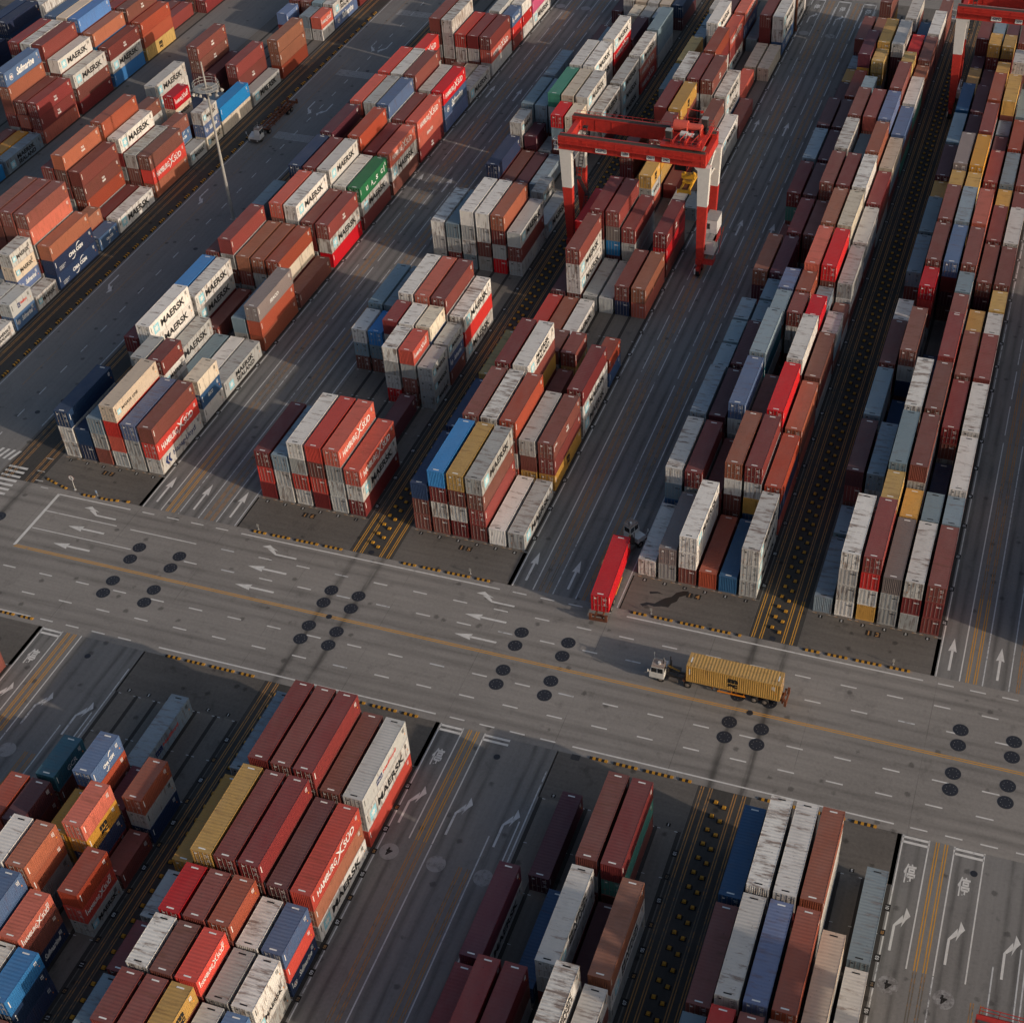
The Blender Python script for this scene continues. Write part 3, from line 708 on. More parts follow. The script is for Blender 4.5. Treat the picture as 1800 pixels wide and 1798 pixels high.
DB = """
N16 0 4 1:m!,r,m 2:s!,w,w 3:w!,g,r,w 4:r!,m,r,m 5:rH!,g,g,g 6:rH!,wM!,m!
N16 2 4 5:p!
N16 4 2 4:w!,g!,g!,r! 5:rH!,g!,m!,m! 6:gM!,gM!,gM!
N16 5 2 1:w!,s!,m! 2:B!,s!,m! 3:m!,g,s,m 4:w!,w,g,m 5:c!,d,s,m 6:gM!,dS!,m!
N16 6 4 1:s!,s,m 2:s,g,m 3:w!,w,g,m 4:r!,w,g,m 5:m!,w,m,g 6:wM!,r,wM
N16 10 4 1:w!,w,g 2:s,g,m 3:w!,g,w,s 4:w!,w,m,g 5:o!,m,g,r 6:gM!,m!,g!
N16 12 4 6:gM!
N16 13 2 5:gM!,g
N16 14 4 1:n!,m 2:m 3:p 4:s!
N16 16 2 1:wM!,w,m 2:p!,m 3:g! 4:r!,s!,m!,m 5:c!,c!,w!,m!
N16 17 4 1:s,s,m 2:s,s,m 3:t!,g,s,m 4:c,g,m,w 5:wM!,wM,g,m 6:wM!,wM,m
N16 19 4 1:s,s,m 2:s,g 3:w,g,m,w 4:wM!,wM,g,m 6:gM!,gM,gM
N16 21 4 3:s,m,g 4:wM!,rH,m,g 6:wM!,rH,rH
N16 23 4 1:p 4:p,m 6:s!,s,g
N16 25 2 3:c!,w 4:g!,s 5:s,n
N16 26 4 1:p 2:w,w,g 3:c,w 4:w,g 5:c,w 6:n,p
N15 0 4 1:n!,m,m 2:B!,m,w,m 3:y!,m,w,m 4:gM!,m!,m!,m 5:w! 6:gM!
N15 2 4 1:n,b,m 2:m!,w,m,g 3:w!,m,g,m 4:o!,m,w,r 5:g!,m,y 6:mZ!,m!,yY!
N15 4 4 1:y,m,g 2:m!,w,g,m 3:wX!,m,y,m 4:m 6:m!,wM,wM
N15 6 2 3:m!,g 4:m!,y! 6:o!,b!
N15 7 4 1:r 2:o! 3:wM!
N15 9 4 1:p 2:m!,wM!,wM!,m 3:g! 4:g! 5:m!,n 6:o!,r
N15 11 4 1:r,m,m 2:m!,m,w,g 3:m!,q,B,p 4:m!,g,g 6:mZ!,r,m
N15 14 2 3:yY!,wM!,r 5:g! 6:s!
N15 15 4 1:m!,m,m 2:y 3:m!,y,y,m 4:m!
N15 17 4 2:m!,m,g,m 3:yY!,m,m,g 5:m!,w,g 6:wM!,g
N15 19 4 1:s,g,m 2:w,g,m,w 3:m,w,g,m 4:mT!,g,w,m 5:wM!,wM,b 6:m
N15 21 4 1:y,g,m 3:o,m,w,g 5:r
N15 23 2 1:s!,g,m
N15 24 2 1:s,g,m
N15 23 4 2:wM!,g,m,w 3:rH,m,wM 5:c 6:c!
N15 25 4 1:w,g,m 2:p,m,m 3:rH,dS,m 4:s 5:m,m,m 6:wM,wM,bS
N15 27 4 6:wM,wM 5:y,m
N14 0 4 1:w! 2:q!,g 3:wM!,w!,m 4:o! 5:b! 6:wM!,gM!,gM!
N14 2 4 1:w!,s,b 2:m!,g,b 3:m!,m 4:o!,w,m,m 5:m!,w,y,b 6:o!,n,r
N14 4 4 1:s!,g,m 2:p!,m,g 3:d!,w,g,m 4:m!,m,w 5:r!,m,g,w 6:o!,m,r
N14 6 2 1:s!,g,m
N14 7 2 1:s!,g,m
N14 6 4 2:p!,m,m 3:s!,e,g,m 5:w!,m,g,m 6:m!,m,g
N14 8 2 1:s!,g,m 2:s!,g,m 3:s!,m,g,m 4:m!,w!,g,m 5:r!,m,m,g 6:g!,s,m
N14 9 2 2:s!,g,m 3:d!,m,g,m 4:o!,m,g,m 5:s!,m,m 6:m!,g
N14 10 4 1:o!,p,m 2:p!,m,m 3:n 4:r!,m,m,w 5:r!,m,w,m 6:g!,w,m
N14 12 4 1:m 2:m!,m,g 3:m!,m,w 4:o!,m,g,m 5:c!,w,m,g 6:w!,s,m
N14 14 4 1:m!,t,m 2:p,m,m 3:m!,m,g,m 4:m!,w,m,g 5:w!,c,m,m 6:m!,m,g
N14 16 4 1:s!,g,m 2:p,m,w 3:wR!,w,m,g 4:s,m,g 5:o!,m,g,m 6:c!,s,m
N14 18 4 1:p,m,m 2:p,m,g 3:m!,m,w,m 4:m!,m,m,g 5:d!,m,m,w 6:d!,m,t
N14 20 2 3:s!,g,m,m
N14 20 4 1:p,m 2:o,m,g 5:m,o,m,m 6:w,t,m
N14 22 2 1:y!,m 3:y!,y!,g,m 5:y!,m,r,m 6:o!,m,m
N14 23 2 1:s!,m
N14 22 4 2:p!,y,m,g
N14 23 4 3:y,m,w,m 4:w!,p,m,m 5:r,m,g 6:m,p,m
N14 24 4 1:m,p,m 2:o,m,m
N14 25 4 3:b,m 5:b,m 6:w,m,m
N14 26 4 2:m,m,y,g 4:w,m,g
N14 27 4 6:m,m
N13 0 4 1:s! 2:w!,w,w,w 3:m!,r,w,y 4:q!,g,g 5:w!,m,g 6:m!,m,m
N13 2 2 1:s! 2:m 3:y!,m,g,m 4:y!,g,m 5:s!,g,m 6:s!,m,g
N13 3 4 1:p!,m,m 2:s!,g,m 3:s!,m,g,w 4:m!,g,w,m 5:n! 6:w!,m,g
N13 5 4 1:s!,g,m 2:b 3:w!,m,g,r 4:m!,w,g,m 5:m!,m,g 6:w!,g,m
N13 7 4 1:m!,m,g 2:m!,g,n,m 3:n 4:m!,m,w,g 5:m!,r,m 6:m!,w,m
N13 9 2 1:w!,m,g 4:m!,g,m,w 5:y!,m,m 6:w!,m,m
N13 10 2 2:r!,r!,m,g 4:s!,m,m,g 6:y!,m,g
N13 11 4 1:s!,m,m 2:m!,w,g,m 3:d!,m,p,m 4:m!,m,g,p 5:m!,p,g 6:m!,m,m
N13 13 4 1:s!,m,m 2:m!,m,g,m 3:s!,y,m,g 4:r!,m,m,w 5:m!,g,m 6:w!,m,m
N13 15 2 1:y!,m,g 2:y!,m,m,g 3:y!,g,m,m 5:y!,m,m 6:m!,g,m
N13 16 4 1:p!,m,m 2:q!,m,g,m 3:y!,m,m,w 4:m!,m,m 5:s!,n,m 6:m,m,g
N13 18 2 4:p!,m,m
N13 19 2 4:s!,g,m
N13 18 4 1:s,s,m 2:p,m,m 3:m,w,m,g 5:o,m,m 6:m,m,g
N13 20 4 1:b,m,m 2:p,m,m 3:o,m,w,m 4:y!,m,m,y 5:s,m,m 6:m,m,m
N13 22 4 1:y,m 2:p,m
N13 22 2 3:y!,m,m,g 4:m,s,m
N13 23 2 4:w!,m,m,g
N13 24 2 1:p!,m 2:y!,m!,g,m 3:y!,m,m,g
N13 25 4 1:m,m,p 2:s,m,g 3:p,m,g 4:m,p,m
S13 0 4 1:b!,g,m 2:w!,g,m,g 3:w!,m,g,m 4:o!,w,g,g 6:s!
S13 2 4 1:m!,m,g 2:w!,m,g,m 3:d!,w,m,g 4:o!,m,g,m 5:c!,g,m 6:w!
S13 4 4 1:s,m,g 2:r,m,g,m 3:m,g,m,m 4:m,w,g,m 5:g,m 6:w
S14 0 4 2:p! 4:m!,g,m 5:m!,t!,m
S14 2 4 1:p!,gM! 3:b! 4:wX!,g!,m 5:p! 6:o!,wX!,g!
S14 4 4 1:m!,m 2:m!,g,m 3:m!,m,g 5:wX!,g,m,m 6:wX!,m,g
S15 0 4 1:s!,g,m 2:m!,m,g,m 3:m!,w,m,g 4:m!,m,r,g 5:m!,m,g 6:gP!,wM!,r!
S15 2 4 1:y!,m,g 2:y!,m,w,m 3:m!,g,m,m 4:m!,m,w,g 5:p!,m,g 6:rH!,o!,wM!
S15 4 2 1:g!,m,m 2:r!,m,g,m 3:m!,g,m,m 4:o!,m!,w,g 5:w!,m,m 6:d!,r!,nS!
S15 5 2 1:m!,g,m 2:wR!,m,g,m 3:m!,m,w,m 4:rH!,m!,m,g 5:g!,m,s 6:w!,wM!,g!
S15 6 2 1:s!,m,g 2:m!,g,m,m 3:m!,m,g,m 4:yY!,m,m,g 5:g!,w,m 6:d!,r,m
S15 7 2 2:m,g,m 3:m,w,m 4:m,m,g 5:w,g,m 6:g,m,m
S16 0 4 4:sP!
S16 2 2 2:eG!,m!,g 4:dC!,o!,m!,g 5:p!,m 6:o!,g!,n!
S16 3 2 1:o!,m,g 2:p!,m!,g 4:y!,y!,g 5:r!,yY!,n!,m! 6:m!
S16 4 2 3:w!,e,m,g 4:o!,o!,g!,s! 6:o!,rH!,gM!
S16 5 2 3:s,m,g 4:d!,d!,m,g 5:rH!,m!,nS!
S16 6 2 4:w,m,g,m 5:w!,m,g 6:B!,n!,n!
S16 7 2 5:g,m 6:m,g
S17 0 4 6:o,m
N17 0 4 1:n!,w,w 2:n,n 3:s,g,m 4:cN!,r,r,g 5:d!,g,g 6:m!,rH!,wL!
N17 2 2 2:m 3:g!,s,m,g 4:m!,wM!,g,m 5:g 6:c!,bA!,w!
N17 3 4 1:m,g,m 2:wM!,wM!,g,m 3:gM!,w 4:s! 5:w 6:gX!
N17 5 4 1:B!,w,m 2:wM!,gM!,m 3:m! 5:s,g 6:qA!,o!,o!
N17 7 4 1:m,m,g 2:m!,g,m,s 3:o!,m,g 4:o!,g,m 5:o!,c,m 6:m!
N17 9 4 1:s,g,m 3:r!,m,g,m 4:wM!,g,m,w 5:m!,m,g 6:mT!,wM!,r!
N17 11 4 2:n!,b,m,g 3:m!,m,w,g 4:wM!,w,g,m 5:w!,g,m 6:kU!,wM,m
N17 13 4 2:p!,m,g,m 4:o!,m,g,m 5:m!,w,m 6:rH!,wM,m
N17 15 4 1:p,m,m 2:r,m,g,m 3:g!,w,m,m 4:d!,w,g,m 5:m,m,g 6:rH!,rA,mT
N17 17 4 2:r,m,m,g 3:wR,g,m,m 4:m!,m,g,w 5:w,m,g 6:rH!,dS,d
N17 19 4 2:rH,m,g 4:m 5:c 6:wM!
N17 21 4 2:m,m,g,m 3:w!,g,g,m 4:rH,w,w 5:m,w,m 6:m!,rH,w
N17 23 4 4:g,m 5:g,m,r
N17 23 2 6:dS!,r!,m!
N17 24 2 6:w!,r!,w!
N17 25 4 5:r,g,m 6:i,wM
N18 2 2 5:g
N18 3 2 6:wX!
N18 4 2 5:g!,m 6:gP!,dS!
N18 5 2 4:g,m 5:wM!,cM!,dS!,g 6:wM!
N18 6 4 2:m,m 3:m,m,m,g,m 4:m!,m,r,m,g 5:m!,r!,g,m,w 6:o!,nC!,nC!
N18 8 2 5:o!,m 6:dC!
N18 9 4 2:m,m,g,m 3:oT!,m,m,g,m 4:m!,mT!,o!,g 5:m 6:wM!
N18 11 4 3:o!,o,m,g,m 4:wM!,m,g,m 5:g!,m,m 6:m!,rH!,o!
N18 13 2 3:m!,g!,m,w 5:m!,dC!,g 6:gM!
N18 14 2 4:rH!,cM!,g,m 6:wM!,dS!,cM!
N18 15 4 1:wM!,wM,g 3:n 4:s 5:g 6:B!,c
N18 17 4 2:mT!,mT!,p,m 3:p!,m 5:m!,mT,p 6:gM!
N18 19 4 6:o!,o!,o
N18 22 2 3:d!,m 5:s!,g 6:rH!,w!
N18 23 4 3:m,m 4:m,g 5:s,m 6:wX,dS
N18 25 4 5:m,m 6:r,m
N19 9 4 6:B
N19 11 4 4:m 5:y 6:sX!
N19 13 4 4:dS!,o!,m,m,g 5:m!,r,m 6:mT!,mT!,r!
N19 15 4 2:m,g,m,m,g 3:w,m,g,m,m 4:m!,m,g,m,w 5:wM!,m,m,g 6:wM!,m!,m!
N19 17 4 2:d,m,m,g,m 3:c,m,g,m,m 4:B!,m,m,g,m 5:o!,B,m,g 6:mT!,wM!,B
N19 19 4 3:m,m,g,m 4:m,m,g,m 5:mT,m,g,w 6:o!,o,yY
N19 21 4 4:m 5:m
N19 23 4 5:m,m 6:m
N20 15 4 5:n,g,m 6:n,n,m
N20 17 4 5:n,m,g,m 6:n!,n,m,g
N20 19 4 4:s,m 5:w,g,m 6:w,g
"""
ORD = "first second third fourth fifth sixth seventh eighth ninth tenth eleventh twelfth thirteenth fourteenth fifteenth sixteenth seventeenth eighteenth nineteenth twentieth".split()
BLOCK = dict(N20="outermost corner block", N19="block beyond floodlight mast", N18="block beside floodlight mast", N17="block along west road",
             N16="block beside gantry crane", N15="block under gantry crane", N14="block beside red truck", N13="block under farther crane",
             S17="cut-off corner block", S16="sparse block below road", S15="densest block below road", S14="gapped block below road", S13="block below yellow truck")
rows = []
for line in DB.strip().splitlines():
    f = line.split(); b, k, ln = f[0], int(f[1]), int(f[2])
    for e in f[3:]:
        c, t = e.split(':'); rows.append((b, int(c), k, ln, t.split(',')))
byc = {}
for r in rows: byc.setdefault((r[0], r[1]), []).append(r[2])
camp = Vector(cam.location)
far = MB(); far_wear = []
KEYS = list(PAL)
NK = len(KEYS)
def far_box(x, y, z, ln, code, door, wear):
    """a plainer container of the distant or mostly hidden ones"""
    L, H = LEN[ln], HGT[ln] - 0.012; hx, hy = W / 2, L / 2; mi = KEYS.index(code[0]); n0 = len(far.f)
    pale = code[0] in 'wcgs'; mk = NK + (0 if pale else 1)
    far.box(x - hx + .03, x + hx - .03, y - hy + .07, y + hy - .03, z + 0.06, z + H - 0.03, mi)
    for sx in (1, -1):
        for sy in (1, -1):
            xa, xb = sorted((x + sx * hx, x + sx * (hx - 0.15))); ya, yb = sorted((y + sy * hy, y + sy * (hy - 0.16)))
            far.box(xa, xb, ya, yb, z, z + H, mi)
    for sx in (1, -1):
        xa, xb = sorted((x + sx * (hx - .004), x + sx * (hx - 0.06)))
        far.box(xa, xb, y - hy + .16, y + hy - .16, z + .02, z + .15, mi); far.box(xa, xb, y - hy + .16, y + hy - .16, z + H - .09, z + H - .004, mi)
    for sy in (1, -1):
        ya, yb = sorted((y + sy * (hy - .004), y + sy * (hy - 0.09)))
        far.box(x - hx + .15, x + hx - .15, ya, yb, z + .02, z + .16, mi); far.box(x - hx + .15, x + hx - .15, ya, yb, z + H - .12, z + H - .006, mi)
    if camp.y + 330 > y:
        if door:
            for dx in (-0.8, -0.27, 0.27, 0.8): far.box(x + dx - .02, x + dx + .02, y - hy + .005, y - hy + .04, z + .17, z + H - .13, NK + 6)
            far.box(x + 0.25, x + 0.95, y - hy + .05, y - hy + .066, z + H * .72, z + H * .77, mk)
        else:
            for i in range(8): far.box(x - 1.0 + i * .26, x - .88 + i * .26, y - hy + .02, y - hy + .072, z + .16, z + H - .12, mi)
        if code[0] not in 'wcgs':
            for yy in (y - hy + .3, y + hy - .45): far.box(x - .42, x + .42, yy, yy + .15, z + H - .03, z + H - .022, mk)
            far.box(x + hx - .03, x + hx - .022, y - hy + .4, y - hy + .5, z + H - 1.5, z + H - .5, mk)
    if len(code) > 1:
        _, mb = lettering_mesh(code[1], ln, pale)
        n = len(far.v); far.v += [(x + v[0], y + v[1], z + v[2]) for v in mb.v]
        for f, m in zip(mb.f, mb.m): far.f.append(tuple(n + i for i in f)); far.m.append(NK + m)
    far_wear.extend([wear] * (len(far.f) - n0))

for b, col, k, ln, tiers in rows:
    x = BX[b] + (col - 1) * PX + W / 2; L = LEN[ln]; n = len(tiers)
    y0 = (0.3 + 6.67 * k) if b[0] == 'N' else ((-52.48 if ln == 4 else -46.24) - 6.591 * k)
    ks = sorted(byc[(b, col)]); stack = ORD[ks.index(k)]
    for ti, code in enumerate(tiers):
        one = code.endswith('!'); code = code.rstrip('!')
        rr = random.Random("%s%d%d%d" % (b, col, k, ti))
        wear, door = rr.random(), rr.random() < 0.72
        z = (n - 1 - ti) * HGT[ln]
        xx, yy, rz = x + rr.uniform(-.03, .03), y0 + L / 2 + rr.uniform(-.06, .06), R(rr.uniform(-.12, .12))
        if one:
            tier = "unstacked" if n == 1 else "topmost" if ti == 0 else "bottom" if ti == n - 1 else ORD[ti] + " down"
            size = "long" if ln == 4 else "short"
            fine = (Vector((xx, yy, z)) - camp).length < 195
            make_container("long_shipping_container" if ln == 4 else "short_shipping_container", ln, code, (xx, yy, z), rz, door, fine, wear,
                           label="%s %s container, %s, %s stack from road, %s column, %s" % (PAL[code[0]][0], size, tier, stack, ORD[col - 1], BLOCK[b]),
                           category="shipping container", group="%s containers stacked in the %s" % (size, BLOCK[b]))
        else:
            far_box(xx, yy, z, ln, code, door, wear)
# stacks just outside the picture on the right: their shadows fall into it
for k in range(0, 12, 2):
    for col in range(4):
        rr = random.Random(k * 10 + col)
        for t in range(rr.choice((2, 3, 3, 4))): far_box(91.75 + col * PX + W / 2, 0.3 + 6.67 * k + 6.1, t * 2.9, 4, rr.choice("mmowgsry"), True, rr.random())
fo = far.build("distant_stacked_freight", [PAINT_S[k] for k in KEYS] + LM + [M_GALV])
fo["kind"] = "stuff"; fo["label"] = "distant and half hidden freight boxes in the container stacks"
at = fo.data.attributes.new("wear", 'FLOAT', 'FACE'); at.data.foreach_set("value", far_wear)
# ------------------------------------------------------------------ gantry cranes
def railing(mb, pts, h=1.05, r=0.035, m=0, every=1.6):
    for a, b in zip(pts[:-1], pts[1:]):
        a, b = Vector(a), Vector(b); n = max(1, int((b - a).length / every))
        for i in range(n + 1):
            p = a.lerp(b, i / n); mb.tube(p, p + Vector((0, 0, h)), r, m, 4)
        for z in (h, h * 0.5): mb.tube(a + Vector((0, 0, z)), b + Vector((0, 0, z)), r, m, 4)

def crane(loc, label, texts, trolley_x, whole=True):
    root = empty("gantry_crane", loc, 0, label=label, category="gantry crane", group="rubber tyred gantry cranes over the stacks")
    X, Y, ZB, ZT, ZS = 11.95, 3.75, 20.9, 23.3, 13.5
    for sx in (-1, 1):
        for sy in (-1, 1):
            mb = MB()
            def ring(z):
                t = (z - 3.4) / (ZB - 3.4); w = 0.62 + 0.45 * t; d = 0.50 + 0.12 * t; cx = sx * (X + 0.38 * t)
                cy = sy * Y
                return [(cx - w, cy - d, z), (cx + w, cy - d, z), (cx + w, cy + d, z), (cx - w, cy + d, z)]
            mb.frustum(ring(3.4), ring(ZS - .002), 1); mb.frustum(ring(ZS), ring(ZB - 0.75), 0)
            a, b = ring(ZB - 0.75), ring(ZB)
            b = [(p[0] - sx * (0.7 if (p[0] - sx * X) * sx < 0.2 else 0), p[1], p[2]) for p in b]
            mb.frustum(a, b, 0)
            mb.build("leg", [M_CWHITE, M_CRED], root)
    for sy in (-1, 1):
        mb = MB(); y = sy * Y
        mb.box(-13.45, 12.6, y - 0.62, y + 0.62, ZB + .003, ZT); mb.box(-13.45, 12.6, y - 0.75, y + 0.75, ZT - .12, ZT + .002)
        mb.box(-13.45, 12.6, y - 0.75, y + 0.75, ZB + .02, ZB + .14)
        for i in range(9): mb.box(-12.2 + i * 3, -12.1 + i * 3, y - 0.68, y + 0.68, ZB + .16, ZT - .14)
        g = mb.build("girder", M_CRED, root)
        rb = MB(); rb.box(-13.3, 12.4, y - 0.09, y + 0.09, ZT + .004, ZT + 0.22); rb.box(-13.3, 12.4, y - 0.5, y - .2, ZT + .004, ZT + .1); rb.build("rail", M_STEEL, g)
        wk = MB(); yo = y + sy * 1.05
        wk.box(-13.2, 12.4, min(yo - .38, yo + .38), max(yo - .38, yo + .38), ZT - 1.0, ZT - .95)
        railing(wk, [(-13.2, yo + sy * .36, ZT - .95), (12.4, yo + sy * .36, ZT - .95)], 1.1, 0.04)
        for i in range(14): wk.tube((-13 + i * 1.95, y + sy * .62, ZT - 1.7), (-13 + i * 1.95, yo + sy * .36, ZT - 1.0), .04, 0, 4)
        wk.build("walkway", M_CRED, root)
    for s in (-1, 1):
        mb = MB(); x = s * (X + 0.3)
        mb.box(x - 0.45, x + 0.45, -Y + .62, Y - .62, ZB + 0.3, ZT - 0.5); mb.build("end_tie", M_CRED, root)
        mb = MB(); x = s * X
        mb.box(x - 0.5, x + 0.5, -Y - 1.3, Y + 1.3, 2.35, 3.4); mb.build("sill_beam", M_CRED, root)
        mb = MB(); mb.tube((x + s * .3, -Y, 16.8), (x + s * .35, Y, 20.6), 0.17, 0, 8); mb.tube((x + s * .3, -Y, 16.9), (x + s * .3, Y, 16.9), 0.14, 0, 8)
        mb.build("brace", M_CWHITE, root)
        for sy in (-1, 1):
            mb = MB(); y = sy * (Y + 0.1)
            mb.box(x - .35, x + .35, y - 1.55, y + 1.55, 1.15, 1.75); mb.box(x - .42, x + .42, y - .5, y + .5, 1.75, 2.35)
            for q in (-1, 1): mb.box(x - .4, x + .4, y + q * 1.0 - .3, y + q * 1.0 + .3, .85, 1.2)
            mb.box(x - .5, x - .3, y - 2.0, y - 1.6, .8, 1.7, 1)
            bg = mb.build("bogie", [M_CRED, M_CWHITE], root)
            for q in (-1, 1):
                wm = MB(); wm.tube((x - .33, y + q * 1.0, .74), (x + .33, y + q * 1.0, .74), .735, 0, 20); wm.tube((x - .345, y + q * 1.0, .74), (x + .345, y + q * 1.0, .74), .40, 1, 14)
                wm.build("wheel", [M_TYRE, M_CRED], bg)
    # trolley with hoist machinery
    tx = trolley_x; mb = MB()
    mb.box(tx - 3.6, tx + 3.6, -Y - .45, Y + .45, ZT + .55, ZT + .85, 0)
    for sx in (-1, 1):
        for sy in (-1, 1): mb.box(tx + sx * 3.0 - .5, tx + sx * 3.0 + .5, sy * Y - .22, sy * Y + .22, ZT + .22, ZT + .55, 1)
    railing(mb, [(tx - 3.6, -Y - .4, ZT + .85), (tx + 3.6, -Y - .4, ZT + .85), (tx + 3.6, Y + .4, ZT + .85), (tx - 3.6, Y + .4, ZT + .85)], 1.1, 0.035)
    tr = mb.build("trolley", [M_CRED, M_CDARK], root)
    mb = MB(); mb.tube((tx - 2.6, 1.2, ZT + 1.9), (tx - 0.2, 1.2, ZT + 1.9), 0.95, 0, 20); mb.tube((tx - 0.2, 1.2, ZT + 1.9), (tx + 2.2, 1.2, ZT + 1.9), 0.62, 0, 20)
    for xx in (tx - 2.75, tx - .2, tx + 2.2): mb.box(xx - .08, xx + .08, .1, 2.3, ZT + .85, ZT + 2.0, 0)
    mb.build("rope_drum", plain("drum_red", (0.58, 0.10, 0.07, 1), .5, .3, 0, .3), tr)
    mb = MB(); mb.box(tx - 1.0, tx + .2, -1.2, -.2, ZT + .85, ZT + 1.7, 0); mb.tube((tx + .3, -.7, ZT + 1.3), (tx + 1.4, -.7, ZT + 1.3), .38, 0, 12); mb.box(tx + 1.4, tx + 2.0, -1.1, -.3, ZT + .85, ZT + 1.6, 1)
    mb.build("hoist_motor", [M_CWHITE, M_CDARK], tr)
    for (a, b_, hgt) in ((tx - 2.5, -2.6, 2.0), (tx + 2.4, 2.6, 2.2)):
        mb = MB(); mb.box(a - .5, a + .5, b_ - .5, b_ + .5, ZT + .85, ZT + .85 + hgt, 1); mb.box(a - .55, a + .55, b_ - .55, b_ + .55, ZT + .85 + hgt, ZT + .92 + hgt, 0)
        mb.build("control_cabinet", [M_LAMP, M_CDARK], tr)
    mb = MB()
    for i in range(5):
        a = tx - 1.8 + i * 1.1; mb.box(a, a + .35, -3.6, -1.4, ZT + .9, ZT + 1.15 + .22 * (i % 3), i % 2); mb.tube((a, -3.3, ZT + 1.2), (a + .9, -1.5, ZT + 2.0), .07, 0, 5)
    for i in range(4): mb.box(tx + .6 + i * .75, tx + 1.0 + i * .75, -.2 + .4 * i, .5 + .5 * i, ZT + .86, ZT + 1.5 + .2 * (i % 2), i % 2)
    mb.tube((tx - .9, 3.4, ZT + .85), (tx - .9, 3.4, ZT + 4.0), .09, 0, 6); mb.tube((tx - .9, 3.4, ZT + 3.95), (tx + 1.6, 3.4, ZT + 3.75), .08, 0, 6); mb.box(tx + 1.4, tx + 1.8, 3.25, 3.55, ZT + 3.5, ZT + 3.9, 0)
    mb.build("machinery", [M_CRED, M_CDARK], tr)
    # driver's cab below the trolley
    mb = MB(); cx = tx - 0.3; mb.box(cx - 1.1, cx + 1.1, -3.0, -0.9, ZB - 1.9, ZB + 0.25); mb.box(cx - 1.2, cx + 1.2, -3.1, -.8, ZB + .25, ZB + .35); mb.box(cx - .3, cx + .3, -2.4, -1.6, ZB + .35, ZT + .54)
    cb = mb.build("driver_cab", M_CRED, root)
    mb = MB(); mb.box(cx - 1.0, cx + 1.0, -3.03, -3.0, ZB - 1.8, ZB - .3); mb.box(cx + 1.1, cx + 1.13, -2.9, -1.2, ZB - 1.7, ZB - .3); mb.box(cx - 1.13, cx - 1.1, -2.9, -1.2, ZB - 1.7, ZB - .3); mb.build("window", M_GLASS, cb)
    # hanging spreader
    if whole:
        zs, sxp = 15.0, tx + 0.4
        mb = MB()
        for q in (-0.72, 0.72): mb.box(sxp + q - .17, sxp + q + .17, -3.0, 3.0, zs, zs + .42)
        for q in (-1, 1): mb.box(sxp - 1.2, sxp + 1.2, q * 3.0 - .2, q * 3.0 + .2, zs - .04, zs + .44)
        for q in (-1.1, 1.1):
            for p in (-2.95, 2.95): mb.box(sxp + q - .12, sxp + q + .12, p - .12, p + .12, zs - .3, zs - .04)
        mb.box(sxp - .9, sxp + .9, -.7, .7, zs + .42, zs + .8)
        sp = mb.build("spreader", M_YEL, root)
        mb = MB(); mb.box(sxp - 1.15, sxp + 1.15, -.45, .45, zs + 1.2, zs + 1.9); 
        for q in (-.8, .8): mb.tube((sxp + q, -.3, zs + 1.9), (sxp + q, .3, zs + 1.9), .42, 0, 14); mb.box(sxp + q - .1, sxp + q + .1, -.1, .1, zs + .8, zs + 1.2)
        mb.build("head_block", M_YEL, sp)
        mb = MB(); mb.box(sxp - .5, sxp + .5, -2.7, 2.7, zs + .05, zs + .30); mb.build("telescopic_beam", M_RUSTY, sp)
        mb = MB()
        for q in (-.8, .8):
            for p in (-.3, .3): mb.tube((sxp + q, p, zs + 2.1), (sxp + q * 1.7, p * 5, ZT + .55), .03, 0, 5)
        mb.build("hoist_rope", M_CDARK, sp)
    # power units on the right sill, stair on the left
    for a, zz, y0, y1 in ((0.55, 6.1, -.3, 3.1), (0.75, 3.42, -3.0, .1)):
        mb = MB(); mb.box(X - .1, X + 1.5 + a, y0, y1, zz, zz + 2.6, 0); mb.box(X - .15, X + 1.55 + a, y0 - .05, y1 + .05, zz + 2.6, zz + 2.68, 1)
        mb.box(X + .3, X + .8, y0 - .03, y0, zz + .8, zz + 1.9, 2)
        if zz > 5:
            for q in (y0 + .1, y1 - .3):
                for p in (X, X + 1.7): mb.box(p, p + .15, q, q + .15, 3.42, zz, 1)
        mb.build("power_unit", [M_CWHITE, M_LAMP, M_CDARK], root)
    mb = MB(); mb.box(X - .3, X + 2.6, -4.9, -3.1, 2.5, 2.58); railing(mb, [(X - .3, -4.9, 2.58), (X + 2.6, -4.9, 2.58), (X + 2.6, -3.1, 2.58)], 1.05, .035, 0, .9)
    railing(mb, [(X + 2.6, 0.2, 6.1), (X + 2.6, -2.6, 6.1)], 1.05, .04, 0, .8); mb.box(X + 1.9, X + 2.7, -2.6, .2, 6.0, 6.1)
    mb.tube((X + 2.6, -.6, 2.6), (X + 2.6, 2.6, 6.0), .06, 0, 5); mb.tube((X + 2.0, -.6, 2.6), (X + 2.0, 2.6, 6.0), .06, 0, 5); mb.build("service_platform", M_CRED, root)
    mb = MB(); sx0 = -X + 1.0
    for i, (za, zb, ya, yb) in enumerate(((3.4, 9.0, -2.4, 1.9), (9.0, 14.6, 1.9, -2.4), (14.6, ZT - 1.0, -2.4, 1.9))):
        for q in (0, .7):
            mb.tube((sx0 + q, ya, za), (sx0 + q, yb, zb), .06, 0, 5); mb.tube((sx0 + q, ya, za + 1), (sx0 + q, yb, zb + 1), .035, 0, 4)
        for j in range(16): t = (j + .5) / 16; mb.box(sx0, sx0 + .7, ya + (yb - ya) * t - .1, ya + (yb - ya) * t + .1, za + (zb - za) * t - .02, za + (zb - za) * t + .02)
        mb.box(sx0 - .1, sx0 + .8, yb - .4, yb + .4, zb - .04, zb)
